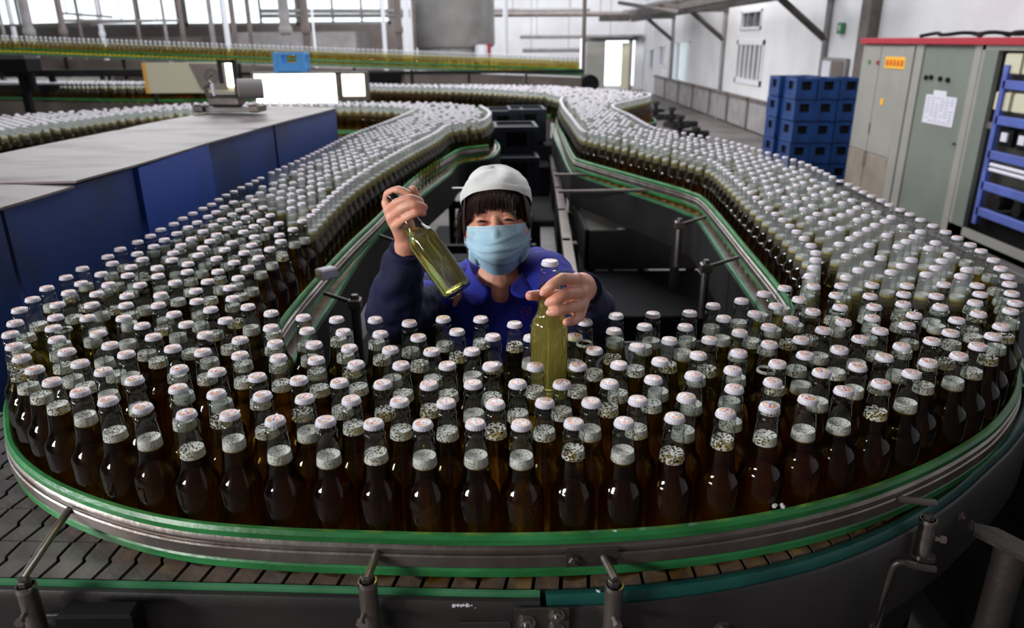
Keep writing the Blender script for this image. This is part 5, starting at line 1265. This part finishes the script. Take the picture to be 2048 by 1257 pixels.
# eyes: smiling lash lines and brows laid on the face
from mathutils.bvhtree import BVHTree
bv = BVHTree.FromPolygons([v.co[:] for v in body.data.vertices], [tuple(p.vertices) for p in body.data.polygons])
fw = HR @ Vector((0, 1, 0))
def onface(x, z, off=.0):
    o_ = H(x, .2, z); h = bv.ray_cast(o_, -fw)
    y = .2 - h[3] if h[0] is not None else .06
    return y + off
for s_ in (-1, 1):
    e_ = empty('eye', (0, 0, 0)); wp(e_)
    pts = []
    for k in range(13):
        u = -1 + k / 6; x = s_ * .0315 + u * .0150; z = .0045 - .0045 * u * u - .0015 * s_ * u * s_
        pts.append(H(x, onface(x, z, .0004), z))
    q = MB().tube(pts, .001, 6, [(.0006 + .0014 * (1 - (-1 + k / 6) ** 2)) for k in range(13)]).build('lash_line', M['eye'], e_, 60)
    pts = []
    for k in range(9):
        u = -1 + k / 4; x = s_ * .0315 + u * .0115; z = .0020 - .0028 * u * u
        pts.append(H(x, onface(x, z, -.0002), z))
    MB().tube(pts, .001, 6, [.0004 + .0016 * (1 - (-1 + k / 4) ** 2) for k in range(9)]).build('pupil', M['eye'], e_, 60)
    pts = []
    for k in range(9):
        u = -1 + k / 4; x = s_ * .0325 + u * .0170; z = .0235 - .004 * u * u
        pts.append(H(x, onface(x, z, .0), z))
    MB().tube(pts, .001, 5, [.0006 + .0018 * (1 - abs(-1 + k / 4)) for k in range(9)]).build('eyebrow', M['hair'], e_, 60)
lp = MB(); ball(lp, H(0, .080, -.062), (.018, .006, .006), 14, HR); wp(lp.build('lips', M['lip'], None, 60))

# hair
hr = MB()
def ellipsoid_patch(mb, c, r, keep, n=48, m_=36):
    idx = {}; 
    def vtx(i, j):
        j %= n; k = (i, j)
        if k not in idx:
            th = -PI / 2 + PI * i / m_; a = 2 * PI * j / n
            l = (r[0] * math.cos(th) * math.cos(a) + c[0], r[1] * math.cos(th) * math.sin(a) + c[1], r[2] * math.sin(th) + c[2]); idx[k] = len(mb.v); mb.v.append(tuple(H(*l)))
        return idx[k]
    for i in range(m_):
        for j in range(n):
            th = -PI / 2 + PI * (i + .5) / m_; a = 2 * PI * (j + .5) / n
            l = (r[0] * math.cos(th) * math.cos(a) + c[0], r[1] * math.cos(th) * math.sin(a) + c[1], r[2] * math.sin(th) + c[2])
            if keep(*l): mb.f.append((vtx(i, j), vtx(i, j + 1), vtx(i + 1, j + 1), vtx(i + 1, j))); mb.mi.append(0)
ellipsoid_patch(hr, (0, -.014, .024), (.0805, .096, .090), lambda x, y, z: not (y > .03 and z < .052) and z > -.055 and not (y > .0 and z < .0))
rg = random.Random(3)
def strand(mb, P, r0, r1):
    Q = catmull([H(*p) for p in P], 3); n = len(Q); mb.tube(Q, 1, 4, [r0 + (r1 - r0) * (i / (n - 1)) ** 2 for i in range(n)])
for k in range(430):
    t = rg.uniform(-1, 1); x0 = .070 * t * .92
    zt = .084 - .024 * t * t; yt = .080 - .045 * t * t + rg.uniform(-.004, .003)
    x1 = x0 * 1.04 + rg.uniform(-.008, .006) - .004; zb = .026 + .004 * math.cos(t * 3) - .030 * abs(t) ** 3 + rg.uniform(-.006, .010)
    yb = onface(max(-.06, min(.06, x1)), max(zb, .0), .004) if abs(x1) < .06 else .045
    ym = .093 - .050 * t * t
    strand(hr, [(x0 * .85, yt - .014, zt + .008), (x0, yt + .002, zt - .008), ((x0 + x1) / 2, ym + .002, (zt + zb) / 2 + .004), (x1, max(yb, ym - .016) + rg.uniform(0, .003), zb)], .0021, .0003)
for s_, zl, nn in ((-1, -.095, 170), (1, -.050, 110)):
    for k in range(nn):
        y0 = rg.uniform(-.05, .052); x0 = s_ * (.078 - max(0, y0) * .10); zb = zl * rg.uniform(.45, 1.0) - (.0 if y0 > .0 else .015)
        strand(hr, [(x0 * .96, y0, .055), (x0 * 1.02, y0 + .002, .02), (x0 * 1.05 + s_ * rg.uniform(-.002, .004), y0 - .002, -.02), (x0 * (1.0 + rg.uniform(-.05, .06)), y0 - .006 + rg.uniform(-.006, .004), zb)], .0022, .0004)
for k in range(26):
    strand(hr, [(-.080, -.03, .02), (-.090 - rg.uniform(0, .006), -.035, .005), (-.098 - rg.uniform(-.004, .014), -.03, -.01 - rg.uniform(0, .03)), (-.100 - rg.uniform(-.006, .016), -.03, -.03 - rg.uniform(0, .05))], .0007, .0002)
hair = wp(hr.build('hair', M['hair'], None, 60))

# white cap with turned band
def cap_pt(a, t, extra=0.0):
    """a: angle round the head, t: 0 at the hem .. 1 at the crown"""
    ca, sa = math.cos(a), math.sin(a)
    hx, hy = .0835 * ca, .0985 * sa - .012; hz = .030 + .50 * (hy + .012)
    th = t * PI / 2
    k_ = math.cos(th) ** .82; top = .124 - .008 * abs(sa) * (sa > 0)
    x = hx * k_ * (1.035 if t < .4 else 1.0); y = (hy + .012) * k_ - .012 - .020 * math.sin(th); z = hz + (top - hz) * math.sin(th) ** .92
    w_ = .0022 * math.sin(a * 5 + t * 6) * t * (1 - t) * 4 + .0018 * noise.noise(Vector((ca * 3, sa * 3, t * 5)))
    return H(x * (1 + extra / .08 + w_ / .08), y * (1 + extra / .1 + w_ / .1), z + w_)
mb = MB(); n, m_ = 64, 18
for i in range(m_ + 1):
    for j in range(n): mb.v.append(tuple(cap_pt(2 * PI * j / n, i / m_ * .995)))
for i in range(m_):
    for j in range(n): mb.f.append((i * n + j, i * n + (j + 1) % n, (i + 1) * n + (j + 1) % n, (i + 1) * n + j)); mb.mi.append(0)
b_ = len(mb.v); mb.v.append(tuple(cap_pt(0, 1.0)))
for j in range(n): mb.f.append((m_ * n + j, m_ * n + (j + 1) % n, b_)); mb.mi.append(0)
cap_ = wp(mb.build('white_cap', M['cloth_white'], None, 60)); sd = cap_.modifiers.new('s', 'SOLIDIFY'); sd.thickness = .002
mb = MB()
for i, (t, e_) in enumerate([(-.012, .0002), (-.012, .0012), (.08, .0016), (.15, .0015), (.165, .0002)]):
    for j in range(n):
        a = 2 * PI * j / n; mb.v.append(tuple(cap_pt(a, max(t, 0) * (1.1 + .25 * math.cos(a + .6)), e_) + HR @ Vector((0, 0, min(t, 0) * .12))))
for i in range(4):
    for j in range(n): mb.f.append((i * n + j, i * n + (j + 1) % n, (i + 1) * n + (j + 1) % n, (i + 1) * n + j)); mb.mi.append(0)
q = mb.build('folded_band', M['cloth_white'], cap_, 60)

# face mask
def mask_pt(u, v):
    x = .0795 * u * (1 - .04 * v); z = -.013 - (.068 + .050 * (1 - u * u)) * v + .006 * (1 - abs(u)) * (1 - v)
    A = .094 + .018 * math.sin(min(1, v * 1.5) * PI / 2) - .040 * max(0, v - .62) / .38
    y = A - .066 * u * u - .004 * abs(u) * (1 - v)
    pl = 0
    for c_, am in ((.27, .0050), (.50, .0060), (.72, .0050)):
        d = v - c_ - .05 * math.sin(3.1 * u + c_ * 9); pl += am * (math.exp(-d * d * 260) if d < 0 else math.exp(-d * d * 2400)) * (1 - u * u * .5)
    y += pl * 1.0 + .0012 * noise.noise(Vector((u * 3, v * 5, 1))) + .002 * math.sin(5 * u + 4 * v) * v * (1 - v)
    if abs(x) < .07: y = max(y, onface(x, z, .0025) if -.11 < z else 0)
    return x, y, z
nu, nv = 44, 34; mb = MB()
for j in range(nv + 1):
    for i in range(nu + 1): mb.v.append(tuple(H(*mask_pt(-1 + 2 * i / nu, j / nv))))
for j in range(nv):
    for i in range(nu): a = j * (nu + 1) + i; mb.f.append((a, a + 1, a + nu + 2, a + nu + 1)); mb.mi.append(0)
mk = wp(mb.build('face_mask', M['mask'], None, 180)); mk['label'] = 'light blue pleated face mask'; sd = mk.modifiers.new('s', 'SOLIDIFY'); sd.thickness = .0012
def edge(fn, r_, nm='mask_edge'):
    pts = [H(*fn(k / 24)) for k in range(25)]; return MB().tube(pts, r_, 6).build(nm, M['mask_white'], mk, 60)
o4 = lambda p: (p[0], p[1] + .001, p[2])
edge(lambda t: o4(mask_pt(-1 + 2 * t, 0)), .0018); edge(lambda t: o4(mask_pt(-1 + 2 * t, 1)), .0014); edge(lambda t: o4(mask_pt(-1, t)), .0026); edge(lambda t: o4(mask_pt(1, t)), .0026)
edge(lambda t: (lambda p: (p[0], p[1] + .0012, p[2]))(mask_pt(-1 + 2 * t, .065)), .0006)
for s_ in (-1, 1):
    for v_ in (0.02, .98):
        p = mask_pt(s_, v_); pts = [H(p[0], p[1], p[2]), H(s_ * .0765, .02, p[2] * .6 - .004), H(s_ * .080, -.008, -.006 if v_ < .5 else -.03)]
        MB().tube(catmull(pts, 5), .0011, 5).build('ear_loop', M['mask_white'], mk, 60)

# jacket
def wr(co):
    return .006 * noise.noise(co * 13) + .0035 * noise.noise(co * 31)
def wrs(co):
    return .0095 * noise.noise(Vector((co.x * 11, co.y * 11, co.z * 26))) + .005 * noise.noise(co * 34)
jk = MB()
BK = at(1000, 600, 1.86)
for px, py, Y, r_ in ((1000, 640, 1.80, (.150, .100, .13)), (1000, 760, 1.80, (.155, .105, .16)), (995, 880, 1.84, (.155, .11, .18))):
    p = at(px, py, Y); ball(jk, p, r_, 28)
limb(jk, [at(905, 575, 1.83), SR, SR.lerp(ER, .45)], [.060, .062, .055], 20)
limb(jk, [at(1070, 540, 1.82), SL + Vector((0, 0, .002)), SL.lerp(EL, .40)], [.058, .063, .056], 20)
limb(jk, [at(905, 575, 1.85), at(960, 560, 1.88), at(1040, 548, 1.88), at(1070, 540, 1.84)], [.06, .058, .058, .06], 18)
jacket = wp(remesh(jk, 'jacket', M['jacket'], .006, 5, None, wr))
for nm_, S_, E_, W_, hand in (('sleeve', SR, ER, WRr, 'r'), ('sleeve', SL, EL, WL, 'l')):
    sb = MB(); d_ = (W_ - E_).normalized(); cuff = W_ - d_ * (.030 if hand == 'r' else .036)
    mid = E_.lerp(cuff, .5)
    if hand == 'r': limb(sb, [S_.lerp(E_, .18), S_.lerp(E_, .6), E_, mid, cuff.lerp(E_, .15), cuff], [.058, .062, .060, .056, .044, .031], 20)
    else: limb(sb, [S_.lerp(E_, .34), S_.lerp(E_, .65), E_, mid, cuff.lerp(E_, .18), cuff], [.057, .060, .056, .052, .044, .032], 20)
    q = wp(remesh(sb, nm_, M['sleeve'], .005, 5, None, wrs)); q['label'] = 'navy over-sleeve'
    cb_ = MB(); 
    for t in (0, .006, .012): 
        c0 = cuff + d_ * (t - .004); cb_.lathe([(.0265, -.0035), (.0335, -.003), (.0345, 0), (.0335, .003), (.0265, .0035)], 24, c0, d_, cap0=False, cap1=False)
    cb_.build('elastic_cuff', M['sleeve'], q, 60)
# collar flaps
def sheet(rows, th, name, m_, par):
    mb = MB(); n_ = len(rows[0])
    for r_ in rows: mb.v += [tuple(p) for p in r_]
    for j in range(len(rows) - 1):
        for i in range(n_ - 1): a = j * n_ + i; mb.f.append((a, a + 1, a + n_ + 1, a + n_)); mb.mi.append(0)
    o = mb.build(name, m_, par, 180); s1 = o.modifiers.new('b', 'SUBSURF'); s1.levels = s1.render_levels = 2; sd = o.modifiers.new('s', 'SOLIDIFY'); sd.thickness = th; sd.offset = 0
    return o
A_ = lambda *p: at(*p)
sheet([[A_(936, 515, 1.90), A_(940, 540, 1.80), A_(955, 562, 1.735), A_(985, 583, 1.690)],
       [A_(928, 522, 1.90), A_(926, 552, 1.79), A_(938, 580, 1.715), A_(966, 607, 1.668)],
       [A_(918, 535, 1.90), A_(914, 562, 1.79), A_(922, 594, 1.71), A_(950, 618, 1.665)]], .004, 'collar', M['jacket'], jacket)
sheet([[A_(1062, 500, 1.90), A_(1056, 528, 1.80), A_(1040, 553, 1.735), A_(1013, 580, 1.690)],
       [A_(1072, 506, 1.90), A_(1072, 538, 1.79), A_(1062, 567, 1.715), A_(1034, 597, 1.668)],
       [A_(1084, 516, 1.90), A_(1086, 548, 1.79), A_(1078, 578, 1.71), A_(1055, 598, 1.665)]], .004, 'collar', M['jacket'], jacket)
# small red embroidered specks on the chest
mb = MB(); rg = random.Random(9)
bj = BVHTree.FromPolygons([v.co[:] for v in jacket.data.vertices], [tuple(p.vertices) for p in jacket.data.polygons])
for k in range(9):
    px, py = 1052 + rg.uniform(-8, 14), 625 + rg.uniform(-12, 14); t_ = at(px, py, 1.6); h = bj.ray_cast(CAM, (t_ - CAM).normalized())
    if h[0] is not None: ball(mb, h[0], .0022, 8)
mb.build('red_embroidery', M['red'], jacket, 60)
# trousers and shoes, out of sight behind the belt
for s_ in (-1, 1):
    x = wo.location.x + s_ * .085; l_ = MB(); limb(l_, [Vector((x, 1.86, .90)), Vector((x, 1.85, .48)), Vector((x, 1.88, .08))], [.095, .065, .05], 16); wp(l_.build('trouser_leg', M['sleeve'], None, 60))
    l_ = MB(); ball(l_, (x, 1.83, .045), (.045, .12, .045), 16); wp(l_.build('shoe', M['black'], None, 60))

for nm_ in (proto, p_cap, *p_beer, *p_foam.values()):
    bpy.data.objects.remove(nm_)
